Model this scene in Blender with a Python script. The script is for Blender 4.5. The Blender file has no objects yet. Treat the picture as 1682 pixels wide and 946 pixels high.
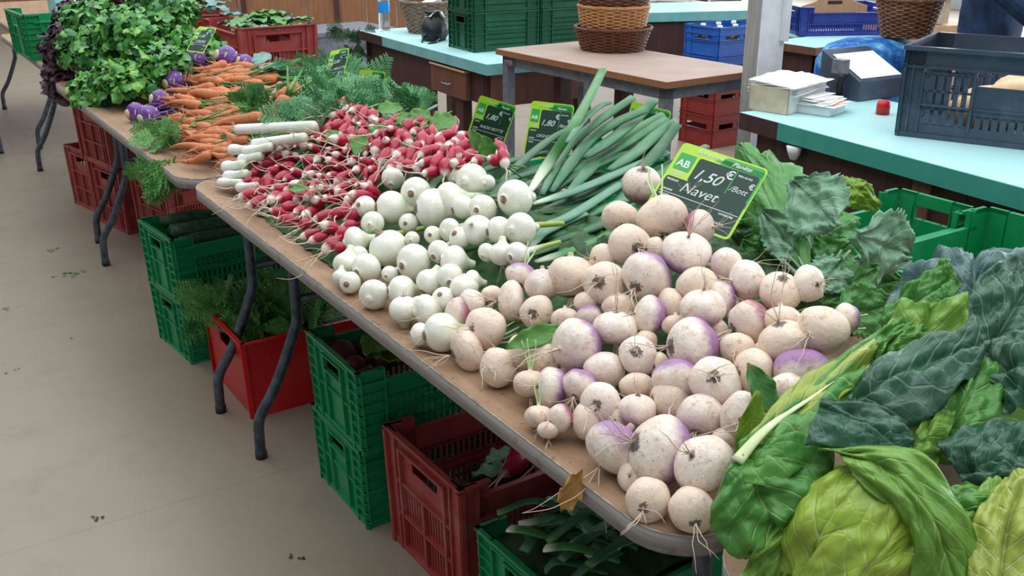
import bpy, bmesh, math, random
from mathutils import Vector, Matrix, noise as mnoise
PI = math.pi
S = bpy.context.scene
COL = S.collection
# ------------------------------------------------------------------ camera (metres; X across the stall, Y along it, Z up)
FPX = 1624.0
PITCH, PSI = math.radians(21.10), math.radians(32.97)
CAM = Vector((-0.63, -2.475, 1.387))
FW = Vector((math.sin(PSI)*math.cos(PITCH), math.cos(PSI)*math.cos(PITCH), -math.sin(PITCH)))
RT = Vector((math.cos(PSI), -math.sin(PSI), 0))
UP = RT.cross(FW)
cd = bpy.data.cameras.new('camera'); cam = bpy.data.objects.new('camera', cd); COL.objects.link(cam)
cd.sensor_width = 36; cd.lens = FPX/1682*36; cd.clip_start = .05; cd.clip_end = 100
cam.matrix_world = Matrix(((RT.x, UP.x, -FW.x, CAM.x), (RT.y, UP.y, -FW.y, CAM.y), (RT.z, UP.z, -FW.z, CAM.z), (0, 0, 0, 1)))
S.camera = cam
TZ = .74
def ray(x, y): return FW + RT*((x-841)/FPX) - UP*((y-473)/FPX)
def at(x, y, z):
    d = ray(x, y); return CAM + d*((z-CAM.z)/d.z)
def atx(x, y, X):
    d = ray(x, y); return CAM + d*((X-CAM.x)/d.x)
def atd(x, y, dep): return CAM + ray(x, y)*dep
def depth(p): return (Vector(p)-CAM).dot(FW)
def sstep(a, b, x):
    t = max(0, min(1, (x-a)/(b-a))); return t*t*(3-2*t)
def heap(X, Y):
    # height of the vegetable heaps above the table top
    a = .185*sstep(-.75, -1.05, Y) + .135*(1-sstep(-.75, -1.05, Y))
    if Y > 0: a = .10
    if Y > 1.0: a = .10 + .12*sstep(1.0, 1.3, Y)
    return a*sstep(-.06, .42, X)*(1-.35*sstep(.5, .8, X))
def on(x, y, off=0.0):
    d = ray(x, y); t = .8
    while t < 12:
        p = CAM + d*t
        if p.z < TZ + .006 + off + heap(p.x, p.y): return p
        t += .004
    return at(x, y, TZ)
# ------------------------------------------------------------------ materials
def srgb(c):
    if isinstance(c, str): c = [int(c[i:i+2], 16)/255 for i in (0, 2, 4)]
    return tuple(((v/12.92) if v <= .04045 else ((v+.055)/1.055)**2.4) for v in c) + (1,)
class NT:
    def __init__(s, name):
        s.m = bpy.data.materials.new(name); s.m.use_nodes = True; s.t = s.m.node_tree; s.n = s.t.nodes; s.l = s.t.links
        s.b = s.n['Principled BSDF']; s.out = s.n['Material Output']
    def N(s, t, **k):
        n = s.n.new(t)
        for a, v in k.items():
            if hasattr(n, a) and a not in ('Scale',): setattr(n, a, v)
        return n
    def L(s, a, b): s.l.new(a, b)
    def coord(s, kind='Object', rnd=True):
        tc = s.N('ShaderNodeTexCoord')
        if not rnd: return tc.outputs[kind]
        oi = s.N('ShaderNodeObjectInfo'); mu = s.N('ShaderNodeMath', operation='MULTIPLY'); mu.inputs[1].default_value = 37
        s.L(oi.outputs['Random'], mu.inputs[0]); va = s.N('ShaderNodeVectorMath', operation='ADD')
        s.L(tc.outputs[kind], va.inputs[0]); s.L(mu.outputs[0], va.inputs[1]); return va.outputs[0]
    def noise(s, co, sc, det=3, ro=.55):
        n = s.N('ShaderNodeTexNoise'); n.inputs['Scale'].default_value = sc; n.inputs['Detail'].default_value = det; n.inputs['Roughness'].default_value = ro
        s.L(co, n.inputs['Vector']); return n.outputs['Fac']
    def ramp(s, fac, stops):
        r = s.N('ShaderNodeValToRGB'); s.L(fac, r.inputs[0]); e = r.color_ramp.elements
        while len(e) < len(stops): e.new(.5)
        for i, (p, c) in enumerate(stops): e[i].position = p; e[i].color = srgb(c) if not isinstance(c, (int, float)) else (c, c, c, 1)
        return r.outputs[0]
    def mix(s, fac, a, b, mode='MIX'):
        m = s.N('ShaderNodeMix', data_type='RGBA', blend_type=mode)
        for sock, v in ((m.inputs[0], fac), (m.inputs[6], a), (m.inputs[7], b)):
            if isinstance(v, (int, float)): sock.default_value = v
            elif isinstance(v, str): sock.default_value = srgb(v)
            elif isinstance(v, tuple): sock.default_value = v
            else: s.L(v, sock)
        return m.outputs[2]
    def math(s, op, a, b=0.0, c=None):
        m = s.N('ShaderNodeMath', operation=op)
        for i, v in enumerate((a, b, c)):
            if v is None: continue
            if isinstance(v, (int, float)): m.inputs[i].default_value = v
            else: s.L(v, m.inputs[i])
        return m.outputs[0]
    def smooth(s, v, a, b):
        m = s.N('ShaderNodeMapRange', interpolation_type='SMOOTHSTEP'); s.L(v, m.inputs[0]); m.inputs[1].default_value = a; m.inputs[2].default_value = b; return m.outputs[0]
    def bump(s, h, st=.3, d=.002):
        b = s.N('ShaderNodeBump'); b.inputs['Strength'].default_value = st; b.inputs['Distance'].default_value = d
        s.L(h, b.inputs['Height']); s.L(b.outputs[0], s.b.inputs['Normal'])
    def done(s, col=None, rough=.5, spec=.5, metal=0, coat=0, sss=0):
        if col is not None:
            if isinstance(col, str): s.b.inputs['Base Color'].default_value = srgb(col)
            else: s.L(col, s.b.inputs['Base Color'])
        if isinstance(rough, (int, float)): s.b.inputs['Roughness'].default_value = rough
        else: s.L(rough, s.b.inputs['Roughness'])
        s.b.inputs['Specular IOR Level'].default_value = spec; s.b.inputs['Metallic'].default_value = metal; s.b.inputs['Coat Weight'].default_value = coat
        if sss:
            s.b.inputs['Subsurface Weight'].default_value = sss; s.b.inputs['Subsurface Radius'].default_value = (.01, .006, .004); s.b.inputs['Subsurface Scale'].default_value = .4
        return s.m
def simple(name, c1, c2=None, sc=20, rough=.5, spec=.4, bump=0, metal=0, lo=.35, hi=.65, det=4, **k):
    t = NT(name); co = t.coord(); n = t.noise(co, sc, det)
    t.L(co, n.node.inputs['Vector'])
    col = t.ramp(n, [(lo, c1), (hi, c2 or c1)])
    if bump: t.bump(n, bump, .002)
    return t.done(col, rough, spec, metal, **k)
def plastic(name, c, dust, rough=.38):
    t = NT(name); co = t.coord(); n = t.noise(co, 9, 6, .65); m = t.noise(co, 60, 3)
    f = t.math('MULTIPLY', t.smooth(n, .45, .8), .55)
    col = t.mix(f, c, dust); col = t.mix(t.math('MULTIPLY', t.smooth(m, .62, .75), .35), col, dust)
    t.bump(m, .08, .001)
    return t.done(col, rough, .5)
M = {}
M['green'] = plastic('green_plastic', '0c8850', '429a70')
M['green_dark'] = plastic('dark_green_plastic', '0a4f33', '2f6a4e')
M['red'] = plastic('red_brown_plastic', '9a3a36', 'b57c74', .5)
M['red_bright'] = plastic('bright_red_plastic', 'c4141c', 'c0443e', .35)
M['red_bottle'] = plastic('bottle_crate_red_plastic', '86241f', '9a4640', .4)
M['blue'] = plastic('blue_plastic', '1a5cb4', '4a80c0', .35)
M['navy'] = plastic('navy_plastic', '1c2f86', '3f55a0', .35)
M['grey_crate'] = plastic('slate_grey_plastic', '3e4a5a', '6e7c8e', .32)
M['black'] = simple('black_plastic', '16181c', '23262b', 30, .4)
M['white_plastic'] = simple('white_plastic', 'e8eaec', 'dcdfe2', 20, .35)
M['paper'] = simple('white_paper', 'f2f2f0', 'e6e6e4', 12, .8)
M['card'] = simple('cardboard', 'cfc0a8', 'bcab92', 25, .85)
M['card_white'] = simple('pale_cardboard', 'e2ddda', 'd2ccc8', 12, .8)
M['leg_metal'] = simple('painted_steel', '343a42', '565d66', 40, .38, .5, metal=.3)
M['grey_metal'] = simple('grey_painted_steel', '62666e', '7a7e86', 30, .4)
M['silver'] = simple('galvanised_steel', 'b8bcc2', '8e949c', 50, .35, .5, metal=.8)
M['soil'] = simple('soil', '3a2c22', '58432f', 60, .95, bump=.5)
def mat_ply():
    t = NT('plywood_top'); co = t.coord('Object', False)
    mp = t.N('ShaderNodeMapping'); t.L(co, mp.inputs[0]); mp.inputs['Scale'].default_value = (9, 1.2, 9)
    n = t.noise(mp.outputs[0], 4, 8, .7); n2 = t.noise(co, 6, 6, .7); n3 = t.noise(co, 90, 3)
    c = t.ramp(n, [(.3, '8e6f55'), (.7, 'a98a6e')]); c = t.mix(t.math('MULTIPLY', t.smooth(n2, .45, .75), .5), c, '6f5947')
    c = t.mix(t.math('MULTIPLY', t.smooth(n3, .62, .7), .6), c, '584434'); t.bump(n3, .25, .001)
    return t.done(c, .62, .3)
M['ply'] = mat_ply()
def mat_plyedge(name='table_edge_band', a='7f7c78', b='a39c94'):
    t = NT(name); co = t.coord('Object', False)
    mp = t.N('ShaderNodeMapping'); t.L(co, mp.inputs[0]); mp.inputs['Scale'].default_value = (3, 3, 160)
    n = t.noise(mp.outputs[0], 3, 6, .7); n2 = t.noise(co, 30, 5)
    c = t.ramp(n, [(.35, a), (.65, b)]); c = t.mix(t.math('MULTIPLY', t.smooth(n2, .55, .7), .5), c, '6a5c50'); t.bump(n, .2, .001)
    return t.done(c, .45, .4)
M['edge'] = mat_plyedge()
M['edge_rim'] = simple('worn_edge_strip', 'b9ab97', '8d7e6c', 60, .5)
def wood(name, a, b, sx=(30, 30, 2), rough=.5):
    t = NT(name); co = t.coord('Object', False)
    mp = t.N('ShaderNodeMapping'); t.L(co, mp.inputs[0]); mp.inputs['Scale'].default_value = sx
    n = t.noise(mp.outputs[0], 1.5, 8, .65); c = t.ramp(n, [(.3, a), (.7, b)]); t.bump(n, .15, .001)
    return t.done(c, rough, .35)
M['wood_dark'] = wood('dark_brown_wood', '3c2626', '523530')
M['wood_mid'] = wood('brown_wood', '5e3c30', '7a5040', rough=.45)
M['wood_wall'] = wood('wall_boards', '7a5238', '9a6c4a')
M['wood_pale'] = wood('pale_wood', 'b89068', 'caa47c')
M['wood_ply'] = wood('worn_particle_board', 'b09a8e', '9c877c', (3, 3, 3), .6)
M['ply_edge_brown'] = wood('board_edge', '8a5c40', '9c6c4c', (3, 3, 100))
M['post'] = wood('weathered_timber', '85837f', 'b8b6b2', (20, 20, 1.5), .8)
M['post_white'] = simple('white_post_paint', 'eceef2', 'dadde4', 15, .6, bump=.1)
M['turq_top'] = simple('pale_turquoise_laminate', 'b2dedd', 'a6d6d6', 3, .45)
M['turq_edge'] = simple('teal_edge_band', '3f9486', '4a9c8e', 10, .3)
M['turq_edge_pale'] = simple('pale_teal_edge_band', '6fb0b0', '82bcbc', 10, .3)
def mat_floor():
    t = NT('worn_concrete_floor'); co = t.coord('Object', False)
    n = t.noise(co, .9, 8, .62); n2 = t.noise(co, 5, 8, .7); n3 = t.noise(co, 55, 4)
    c = t.ramp(n, [(.3, '8b7f6d'), (.7, '9a8e7d')])
    c = t.mix(t.math('MULTIPLY', t.smooth(n2, .5, .72), .35), c, '7a6e5c')
    c = t.mix(t.math('MULTIPLY', t.smooth(n3, .68, .74), .4), c, '6e6355')
    sx = t.N('ShaderNodeSeparateXYZ'); t.L(co, sx.inputs[0])
    jf = None
    for o in (0, 1):
        v = t.math('PINGPONG', t.math('ADD', sx.outputs[o], .8 if o == 0 else .25), 1.5); v = t.math('LESS_THAN', v, .003)
        jf = v if jf is None else t.math('MAXIMUM', jf, v)
    c = t.mix(t.math('MULTIPLY', jf, .25), c, '6a604f')
    t.bump(n2, .06, .003)
    return t.done(c, t.math('MULTIPLY_ADD', n2, .25, .28), .5)
M['floor'] = mat_floor()
# leaf material: UV.x along the midrib, UV.y across (-1..1 mapped 0..1)
def mat_leaf(name, a, b, vein, under=None, nv=9, vw=.05, rough=.35, slope=.55, wax=.0, tr=.12, rib=.035, spots=0, bumpst=.5, net=.14, vs=.62):
    t = NT(name); uv = t.N('ShaderNodeTexCoord').outputs['UV']; sx = t.N('ShaderNodeSeparateXYZ'); t.L(uv, sx.inputs[0])
    v = t.math('ABSOLUTE', t.math('MULTIPLY_ADD', sx.outputs[1], 2, -1))
    co = t.coord(); ns = t.noise(co, 9, 5, .6); nf = t.noise(co, 45, 4, .6)
    u = t.math('ADD', sx.outputs[0], t.math('MULTIPLY_ADD', ns, .10, -.05))
    w = t.math('MULTIPLY', t.math('SUBTRACT', u, t.math('MULTIPLY', v, slope/nv*4)), nv)
    fr = t.math('ABSOLUTE', t.math('SUBTRACT', t.math('FRACT', w), .5))
    side = t.math('SUBTRACT', 1, t.smooth(fr, vw*.2, vw*2.2)); side = t.math('MULTIPLY', side, t.math('SUBTRACT', 1, t.math('MULTIPLY', v, .85)))
    side = t.math('MULTIPLY', side, t.smooth(t.noise(co, 6, 3), .22, .52))
    # finer net veins
    vo = t.N('ShaderNodeTexVoronoi', feature='DISTANCE_TO_EDGE'); t.L(co, vo.inputs['Vector']); vo.inputs['Scale'].default_value = 38
    netv = t.math('MULTIPLY', t.math('SUBTRACT', 1, t.smooth(vo.outputs['Distance'], .0, .07)), net)
    ribm = t.math('SUBTRACT', 1, t.smooth(t.math('ADD', v, t.math('MULTIPLY', sx.outputs[0], rib*.9)), rib*.6, rib*1.8))
    vm = t.math('MAXIMUM', t.math('MAXIMUM', side, ribm), netv)
    c = t.ramp(ns, [(.3, a), (.7, b)])
    if wax: c = t.mix(t.math('MULTIPLY', t.smooth(nf, .4, .7), wax), c, 'a9c4b4')
    c = t.mix(t.math('MULTIPLY', vm, vs), c, vein)
    if spots: c = t.mix(t.math('MULTIPLY', t.smooth(t.noise(co, 24, 2), .70, .73), spots), c, 'b79a5c')
    h = t.math('ADD', t.math('MULTIPLY', vm, -1.0), t.math('MULTIPLY', nf, .35)); t.bump(h, bumpst, .004)
    m = t.done(c, rough, .4)
    if tr:
        tn = t.N('ShaderNodeBsdfTranslucent'); ms = t.N('ShaderNodeMixShader'); ms.inputs[0].default_value = tr
        t.L(t.mix(.35, c, 'b8d830'), tn.inputs[0]); t.L(t.b.outputs[0], ms.inputs[1]); t.L(tn.outputs[0], ms.inputs[2]); t.L(ms.outputs[0], t.out.inputs[0])
    return m
M['cab_dark'] = mat_leaf('dark_cabbage_leaf', '24503c', '32624a', '8fb58a', nv=7, wax=.12, rough=.33)
M['cab_blue'] = mat_leaf('blue_green_cabbage_leaf', '3c6065', '2f5a50', 'a8c6b4', nv=7, wax=.25, rough=.42)
M['cab_mid'] = mat_leaf('green_cabbage_leaf', '43863a', '62a044', 'a6c87a', nv=7, rough=.3, tr=.2)
M['cab_light'] = mat_leaf('light_green_cabbage_leaf', '6ca040', '88b44c', 'c4dc86', nv=7, rough=.28, tr=.25)
M['cab_yellow'] = mat_leaf('yellow_green_cabbage_leaf', '9aae44', 'b2be58', 'dfe6a4', nv=8, rough=.3, tr=.25)
M['cab_head'] = mat_leaf('cabbage_heart_leaf', '86aa34', 'a6be4a', 'c8d880', nv=5, rough=.25, tr=.15)
M['turnip_leaf'] = mat_leaf('turnip_leaf', '47863e', '66a458', 'a4c69a', nv=7, rough=.45, spots=.6, tr=.15)
M['turnip_leaf_pale'] = mat_leaf('pale_turnip_leaf', '6a9c78', '86b090', 'c4dcc0', nv=7, rough=.5, tr=.1, wax=.2)
M['turnip_leaf_yellow'] = mat_leaf('yellowing_turnip_leaf', '6a9424', '86aa30', 'b8cc70', nv=7, rough=.5, tr=.2)
M['leaf_small'] = mat_leaf('radish_leaf', '4e8a3a', '6aa04e', '9cc47a', nv=6, rough=.4, tr=.2)
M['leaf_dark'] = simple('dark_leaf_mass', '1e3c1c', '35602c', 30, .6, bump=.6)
M['leaf_dry'] = mat_leaf('dry_leaf', 'b07c3c', 'c89a56', 'd8b47c', nv=5, rough=.7, tr=.1)
M['kohl_leaf'] = mat_leaf('kohlrabi_leaf', '55827a', '6d9a90', '9cc0b4', nv=6, rough=.45, wax=.2, tr=.05)
M['celery'] = simple('celery_leaflet', '2f7428', '5fa044', 25, .38, .45)
M['celery2'] = simple('celery_leaflet_pale', '5c9a3c', '86b850', 25, .4, .45)
M['celery3'] = simple('celery_leaflet_dark', '27602c', '3f8446', 25, .35, .45)
M['stem'] = simple('leaf_stalk', 'a8c888', 'c4d8a0', 30, .4)
M['cab_rib'] = simple('cabbage_midrib', 'c6d69a', 'dbe4b8', 30, .4)
M['purple_leaf'] = simple('dark_red_leaf', '33202a', '56343c', 20, .5)
M['carrot_leaf'] = simple('carrot_frond', '3d7a3a', '6aa250', 30, .5)
M['carrot_leaf_blue'] = simple('carrot_frond_cool', '4a8a5c', '79b078', 30, .5)
def mat_turnip(name, purple, cream='f6e9dc', p2='a86aa8', lo=.05, hi=.6):
    t = NT(name); co = t.N('ShaderNodeTexCoord').outputs['Object']; rc = t.coord()
    sx = t.N('ShaderNodeSeparateXYZ'); t.L(co, sx.inputs[0]); n = t.noise(rc, 3.0, 4, .6)
    z = t.math('ADD', sx.outputs[2], t.math('MULTIPLY_ADD', n, .5, -.25))
    c = t.ramp(t.noise(rc, 2.2, 3), [(.35, cream), (.7, 'e8d3c0')])
    c = t.mix(t.math('MULTIPLY', t.smooth(z, lo, hi), purple), c, p2)
    c = t.mix(t.smooth(sx.outputs[2], .80, .95), c, '9fae72')
    # dry brown scuffs, soil specks and soil round the root
    c = t.mix(t.math('MULTIPLY', t.smooth(t.noise(rc, 1.7, 5, .7), .55, .70), .6), c, 'b48a60')
    sp = t.smooth(t.noise(rc, 9, 5, .78), .61, .66); c = t.mix(t.math('MULTIPLY', sp, .8), c, '54412f')
    rr2 = t.math('SQRT', t.math('ADD', t.math('MULTIPLY', sx.outputs[0], sx.outputs[0]), t.math('MULTIPLY', sx.outputs[1], sx.outputs[1])))
    oi = t.N('ShaderNodeObjectInfo'); patch = t.math('MULTIPLY_ADD', oi.outputs['Random'], .30, .0)
    near = t.math('SUBTRACT', t.math('ADD', patch, t.math('MULTIPLY_ADD', t.noise(rc, 5, 5, .8), .9, -.45)), rr2)
    near = t.math('MULTIPLY', t.smooth(near, -.04, .05), t.math('LESS_THAN', sx.outputs[2], 0))
    c = t.mix(t.math('MULTIPLY', near, .88), c, '3f3126')
    sc = t.smooth(t.noise(rc, 2.6, 6, .8), .57, .66); c = t.mix(t.math('MULTIPLY', t.math('MULTIPLY', sc, t.smooth(t.noise(rc, 1.1, 2), .45, .6)), .6), c, 'b58650')
    t.bump(t.math('ADD', t.noise(rc, 5, 6, .6), t.math('MULTIPLY', sp, .4)), .2, .03)
    return t.done(c, .36, .45, sss=.12)
M['turnip_cream'] = mat_turnip('cream_turnip_skin', .35)
M['turnip_tan'] = mat_turnip('muddy_turnip_skin', .10, cream='efdac2')
M['turnip_purple'] = mat_turnip('purple_shouldered_turnip_skin', .85, p2='8f529c', lo=-.25, hi=.30)
M['turnip_pink'] = mat_turnip('pink_purple_turnip_skin', .95, cream='ead8cc', p2='9c4a6c', lo=-.25, hi=.35)
def mat_onion():
    t = NT('onion_bulb_skin'); co = t.N('ShaderNodeTexCoord').outputs['Object']; rc = t.coord()
    sx = t.N('ShaderNodeSeparateXYZ'); t.L(co, sx.inputs[0])
    ang = t.math('ARCTAN2', sx.outputs[1], sx.outputs[0]); st = t.math('SINE', t.math('MULTIPLY', ang, 26))
    c = t.ramp(t.noise(rc, 2.5, 4), [(.35, 'f4f2e8'), (.7, 'e6e4cc')])
    g = t.smooth(sx.outputs[2], .0, 1.0); g = t.math('MULTIPLY', g, t.math('MULTIPLY_ADD', st, .22, .5))
    c = t.mix(g, c, 'b5c890')
    c = t.mix(t.math('MULTIPLY', t.smooth(t.noise(rc, 6, 5, .7), .66, .70), .5), c, '6e5a44')
    zr = t.math('ADD', sx.outputs[2], t.math('MULTIPLY_ADD', t.noise(rc, 8, 4, .8), .08, -.04))
    c = t.mix(t.smooth(zr, -.875, -.905), c, '8a6a54')
    t.bump(st, .03, .02)
    return t.done(c, .25, .5, sss=.15)
M['onion'] = mat_onion()
def mat_stalk(name, a, b, split=.25, rough=.35):
    # UV.x runs from the bulb to the tip
    t = NT(name); uv = t.N('ShaderNodeTexCoord').outputs['UV']; sx = t.N('ShaderNodeSeparateXYZ'); t.L(uv, sx.inputs[0]); co = t.coord()
    n = t.noise(co, 30, 4); mp = t.N('ShaderNodeMapping'); t.L(uv, mp.inputs[0]); mp.inputs['Scale'].default_value = (2, 40, 1)
    st = t.noise(mp.outputs[0], 3, 3)
    c = t.mix(t.smooth(sx.outputs[0], split*.2, split*1.8), a, t.ramp(st, [(.35, b[0]), (.65, b[1])]))
    c = t.mix(t.math('MULTIPLY', t.smooth(n, .5, .75), .12), c, 'b4cdb8'); t.bump(st, .3, .002)
    return t.done(c, rough, .45)
M['stalk'] = mat_stalk('onion_leaf', 'dfe8cc', ('2f6e34', '4e9048'), .16)
M['stalk_blue'] = mat_stalk('blue_green_onion_leaf', 'b4cfb4', ('3f7656', '78a890'), .12)
M['stalk_tip'] = mat_stalk('green_onion_leaf_blade', '3f7656', ('2f6a40', '5a9468'), .12)
M['stalk_dark'] = mat_stalk('dark_onion_leaf', '4e8048', ('1f5230', '367044'), .1)
M['stalk_lime'] = mat_stalk('lime_onion_stalk', 'eef0dc', ('8fa83c', 'b4c45c'), .35)
M['leek_white'] = mat_stalk('white_leek_shaft', 'f6f6f0', ('eef0e4', 'b8cc8c'), .75, .3)
def mat_radish():
    t = NT('radish_skin'); co = t.N('ShaderNodeTexCoord').outputs['Object']; rc = t.coord()
    sx = t.N('ShaderNodeSeparateXYZ'); t.L(co, sx.inputs[0]); n = t.noise(rc, 90, 4, .6)
    c = t.ramp(t.noise(rc, 40, 4), [(.3, '9a1232'), (.7, 'ba2240')])
    z = t.math('ADD', sx.outputs[2], t.math('MULTIPLY_ADD', n, .012, -.006))
    oi = t.N('ShaderNodeObjectInfo'); z = t.math('ADD', z, t.math('MULTIPLY_ADD', oi.outputs['Random'], -.012, .006))
    c = t.mix(t.smooth(z, -.009, -.016), c, 'eadcd2')
    c = t.mix(t.math('MULTIPLY', t.smooth(t.noise(rc, 260, 3), .64, .7), .4), c, '6c3a34')
    return t.done(c, .32, .5, sss=.08)
M['radish'] = mat_radish()
M['root'] = simple('root_hair', 'e8d6c4', 'c8ac92', 300, .7)
M['carrot_root'] = simple('carrot_root_hair', 'cc8f62', 'a86e46', 300, .7)
def mat_carrot():
    t = NT('carrot_skin'); rc = t.coord(); mp = t.N('ShaderNodeMapping'); t.L(rc, mp.inputs[0]); mp.inputs['Scale'].default_value = (1, 1, 5)
    n = t.noise(mp.outputs[0], 22, 5, .65); n2 = t.noise(rc, 14, 4)
    c = t.ramp(n2, [(.3, 'bc6a3e'), (.55, 'cd7f52'), (.8, 'ab6c4c')]); c = t.mix(t.math('MULTIPLY', t.smooth(n, .56, .7), .55), c, '8a5238')
    t.bump(n, .4, .003); return t.done(c, .55, .35)
M['carrot'] = mat_carrot()
def mat_kohl():
    t = NT('kohlrabi_skin'); rc = t.coord(); c = t.ramp(t.noise(rc, 1.6, 4), [(.35, '54307a'), (.7, '7a4e9a')])
    c = t.mix(t.math('MULTIPLY', t.smooth(t.noise(rc, 3.5, 4), .58, .66), .6), c, 'b9a6b0'); return t.done(c, .4, .4)
M['kohl'] = mat_kohl()
M['kohl_scar'] = simple('pale_stalk_scar', 'd8cfa8', 'bfae84', 30, .6)
M['slate'] = simple('chalkboard_face', '0e3326', '133c2d', 12, .5)
M['lime'] = simple('lime_border', '9fcf2e', 'b4da3c', 8, .3)
M['sign_green'] = simple('sign_green', '2f9e44', '38a84c', 8, .3)
M['chalk'] = simple('chalk', 'dfe6e0', 'c4cec8', 60, .9)
M['navy_cloth'] = simple('navy_knit', '1c2c46', '2c4466', 18, .9, bump=.4)
M['wicker'] = simple('brown_wicker', '6e4630', '9a6c4c', 50, .5)
M['wicker_light'] = simple('honey_wicker', 'b07848', 'c8935f', 50, .5)
M['wicker_dark'] = simple('dark_wicker', '57301f', '74442c', 50, .5)
M['wicker_grey'] = simple('grey_brown_wicker', '6e5a4c', '96806e', 50, .6)
M['bread'] = simple('bread_crust', 'd9b48c', 'e8ccaa', 14, .7, bump=.3)
M['amber'] = simple('amber_bottle_glass', '4a3418', '5c421e', 10, .12)
M['squash'] = simple('yellow_onion_skin', 'c98a5a', 'dca87c', 12, .45)
M['skin'] = simple('skin', 'c99a80', 'd2a58c', 10, .5)
M['hair'] = simple('brown_hair', '3a2a20', '4a382a', 60, .6)
def mat_bluecloth():
    t = NT('blue_tie_dye_cloth'); rc = t.coord('Object', False); n = t.noise(rc, 9, 6, .7)
    c = t.ramp(n, [(.32, '12346e'), (.47, '2a68b0'), (.58, '6aaad0'), (.7, 'c8e4ec')]); return t.done(c, .85, .2)
M['blue_cloth'] = mat_bluecloth()
M['beet'] = simple('beetroot_skin', '5a2438', '7a3a50', 20, .5)
def mat_glass():
    t = NT('clear_bottle_plastic'); t.b.inputs['Transmission Weight'].default_value = .92; t.b.inputs['IOR'].default_value = 1.2
    return t.done('e6f2fa', .08, .5)
M['clear'] = mat_glass()
M['blue_label'] = simple('blue_label', '1c8ad8', '2c9ae4', 8, .4)
# ------------------------------------------------------------------ mesh helpers
class MB:
    def __init__(s): s.v = []; s.f = []; s.mi = []; s.uv = []; s.cur = 0; s.hasuv = False
    def add(s, vs, fs, uvs=None):
        o = len(s.v); s.v += [tuple(v) for v in vs]; s.f += [tuple(i+o for i in f) for f in fs]; s.mi += [s.cur]*len(fs)
        if uvs: s.hasuv = True; s.uv += list(uvs)
        else: s.uv += [(0, 0)]*len(vs)
    def box(s, a, b, T=None):
        x0, y0, z0 = a; x1, y1, z1 = b
        vs = [Vector(p) for p in ((x0,y0,z0),(x1,y0,z0),(x1,y1,z0),(x0,y1,z0),(x0,y0,z1),(x1,y0,z1),(x1,y1,z1),(x0,y1,z1))]
        if T: vs = [T(v) if callable(T) else T @ v for v in vs]
        s.add(vs, [(0,3,2,1),(4,5,6,7),(0,1,5,4),(1,2,6,5),(2,3,7,6),(3,0,4,7)])
    def tube(s, pts, r, n=8, caps=True, flat=1.0, uvlen=True):
        pts = [Vector(p) for p in pts]; N = len(pts); rs = r if isinstance(r, (list, tuple)) else [r]*N
        up = None; vs = []; uv = []
        for i, p in enumerate(pts):
            d = (pts[min(i+1, N-1)]-pts[max(i-1, 0)]); d = d.normalized() if d.length > 1e-9 else Vector((0,0,1))
            if up is None:
                up = Vector((0,0,1)) if abs(d.z) < .9 else Vector((1,0,0))
            a = d.cross(up);  a = a.normalized() if a.length > 1e-6 else Vector((1,0,0)); b = a.cross(d).normalized(); up = b
            for k in range(n):
                t = 2*PI*k/n; vs.append(p + a*(math.cos(t)*rs[i]) + b*(math.sin(t)*rs[i]*flat)); uv.append((i/(N-1), k/n))
        fs = [(i*n+k, i*n+(k+1) % n, (i+1)*n+(k+1) % n, (i+1)*n+k) for i in range(N-1) for k in range(n)]
        if caps: fs += [tuple(range(n))[::-1], tuple(range((N-1)*n, N*n))]
        s.add(vs, fs, uv)
    def lathe(s, prof, n=24, T=None, ang=None, caps=True, wob=None):
        vs = []; uv = []
        for i, (r, z) in enumerate(prof):
            for k in range(n):
                t = 2*PI*k/n; rr = r*(wob(t, i) if wob else 1); v = Vector((rr*math.cos(t), rr*math.sin(t), z)); vs.append(T @ v if T else v); uv.append((i/(len(prof)-1), k/n))
        m = len(prof); fs = [(i*n+k, i*n+(k+1) % n, (i+1)*n+(k+1) % n, (i+1)*n+k) for i in range(m-1) for k in range(n)]
        if caps: fs += [tuple(range(n))[::-1], tuple(range((m-1)*n, m*n))]
        s.add(vs, fs, uv)
    def grid(s, fn, nu, nv, close=False):
        vs = []; uv = []
        for i in range(nu+1):
            for j in range(nv+1):
                vs.append(fn(i/nu, j/nv)); uv.append((i/nu, j/nv))
        w = nv+1
        s.add(vs, [(i*w+j, i*w+j+1, (i+1)*w+j+1, (i+1)*w+j) for i in range(nu) for j in range(nv)], uv)
    def build(s, name, mats, parent=None, smooth=True, loc=None, rot=None, bevel=0, sol=0, sub=0, ang=None):
        me = bpy.data.meshes.new(name); me.from_pydata(s.v, [], s.f); me.update()
        if not isinstance(mats, (list, tuple)): mats = [mats]
        for m in mats: me.materials.append(m)
        if len(mats) > 1: me.polygons.foreach_set('material_index', s.mi)
        if s.hasuv:
            ul = me.uv_layers.new(name='UVMap'); li = [0]*len(me.loops); me.loops.foreach_get('vertex_index', li)
            fl = []
            for i in li: fl += s.uv[i]
            ul.data.foreach_set('uv', fl)
        if smooth: me.polygons.foreach_set('use_smooth', [True]*len(me.polygons))
        if smooth and ang: me.set_sharp_from_angle(angle=math.radians(ang))
        o = bpy.data.objects.new(name, me); COL.objects.link(o)
        if parent: o.parent = parent
        if loc is not None: o.location = loc
        if rot is not None: o.rotation_euler = rot
        if sol: md = o.modifiers.new('s', 'SOLIDIFY'); md.thickness = sol; md.offset = 0
        if bevel: md = o.modifiers.new('b', 'BEVEL'); md.width = bevel; md.segments = 2; md.limit_method = 'ANGLE'; md.angle_limit = math.radians(40)
        if sub: md = o.modifiers.new('u', 'SUBSURF'); md.levels = sub; md.render_levels = sub
        return o
def tag(o, label=None, cat=None, group=None, kind=None):
    if label: o['label'] = label
    if cat: o['category'] = cat
    if group: o['group'] = group
    if kind: o['kind'] = kind
    return o
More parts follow.
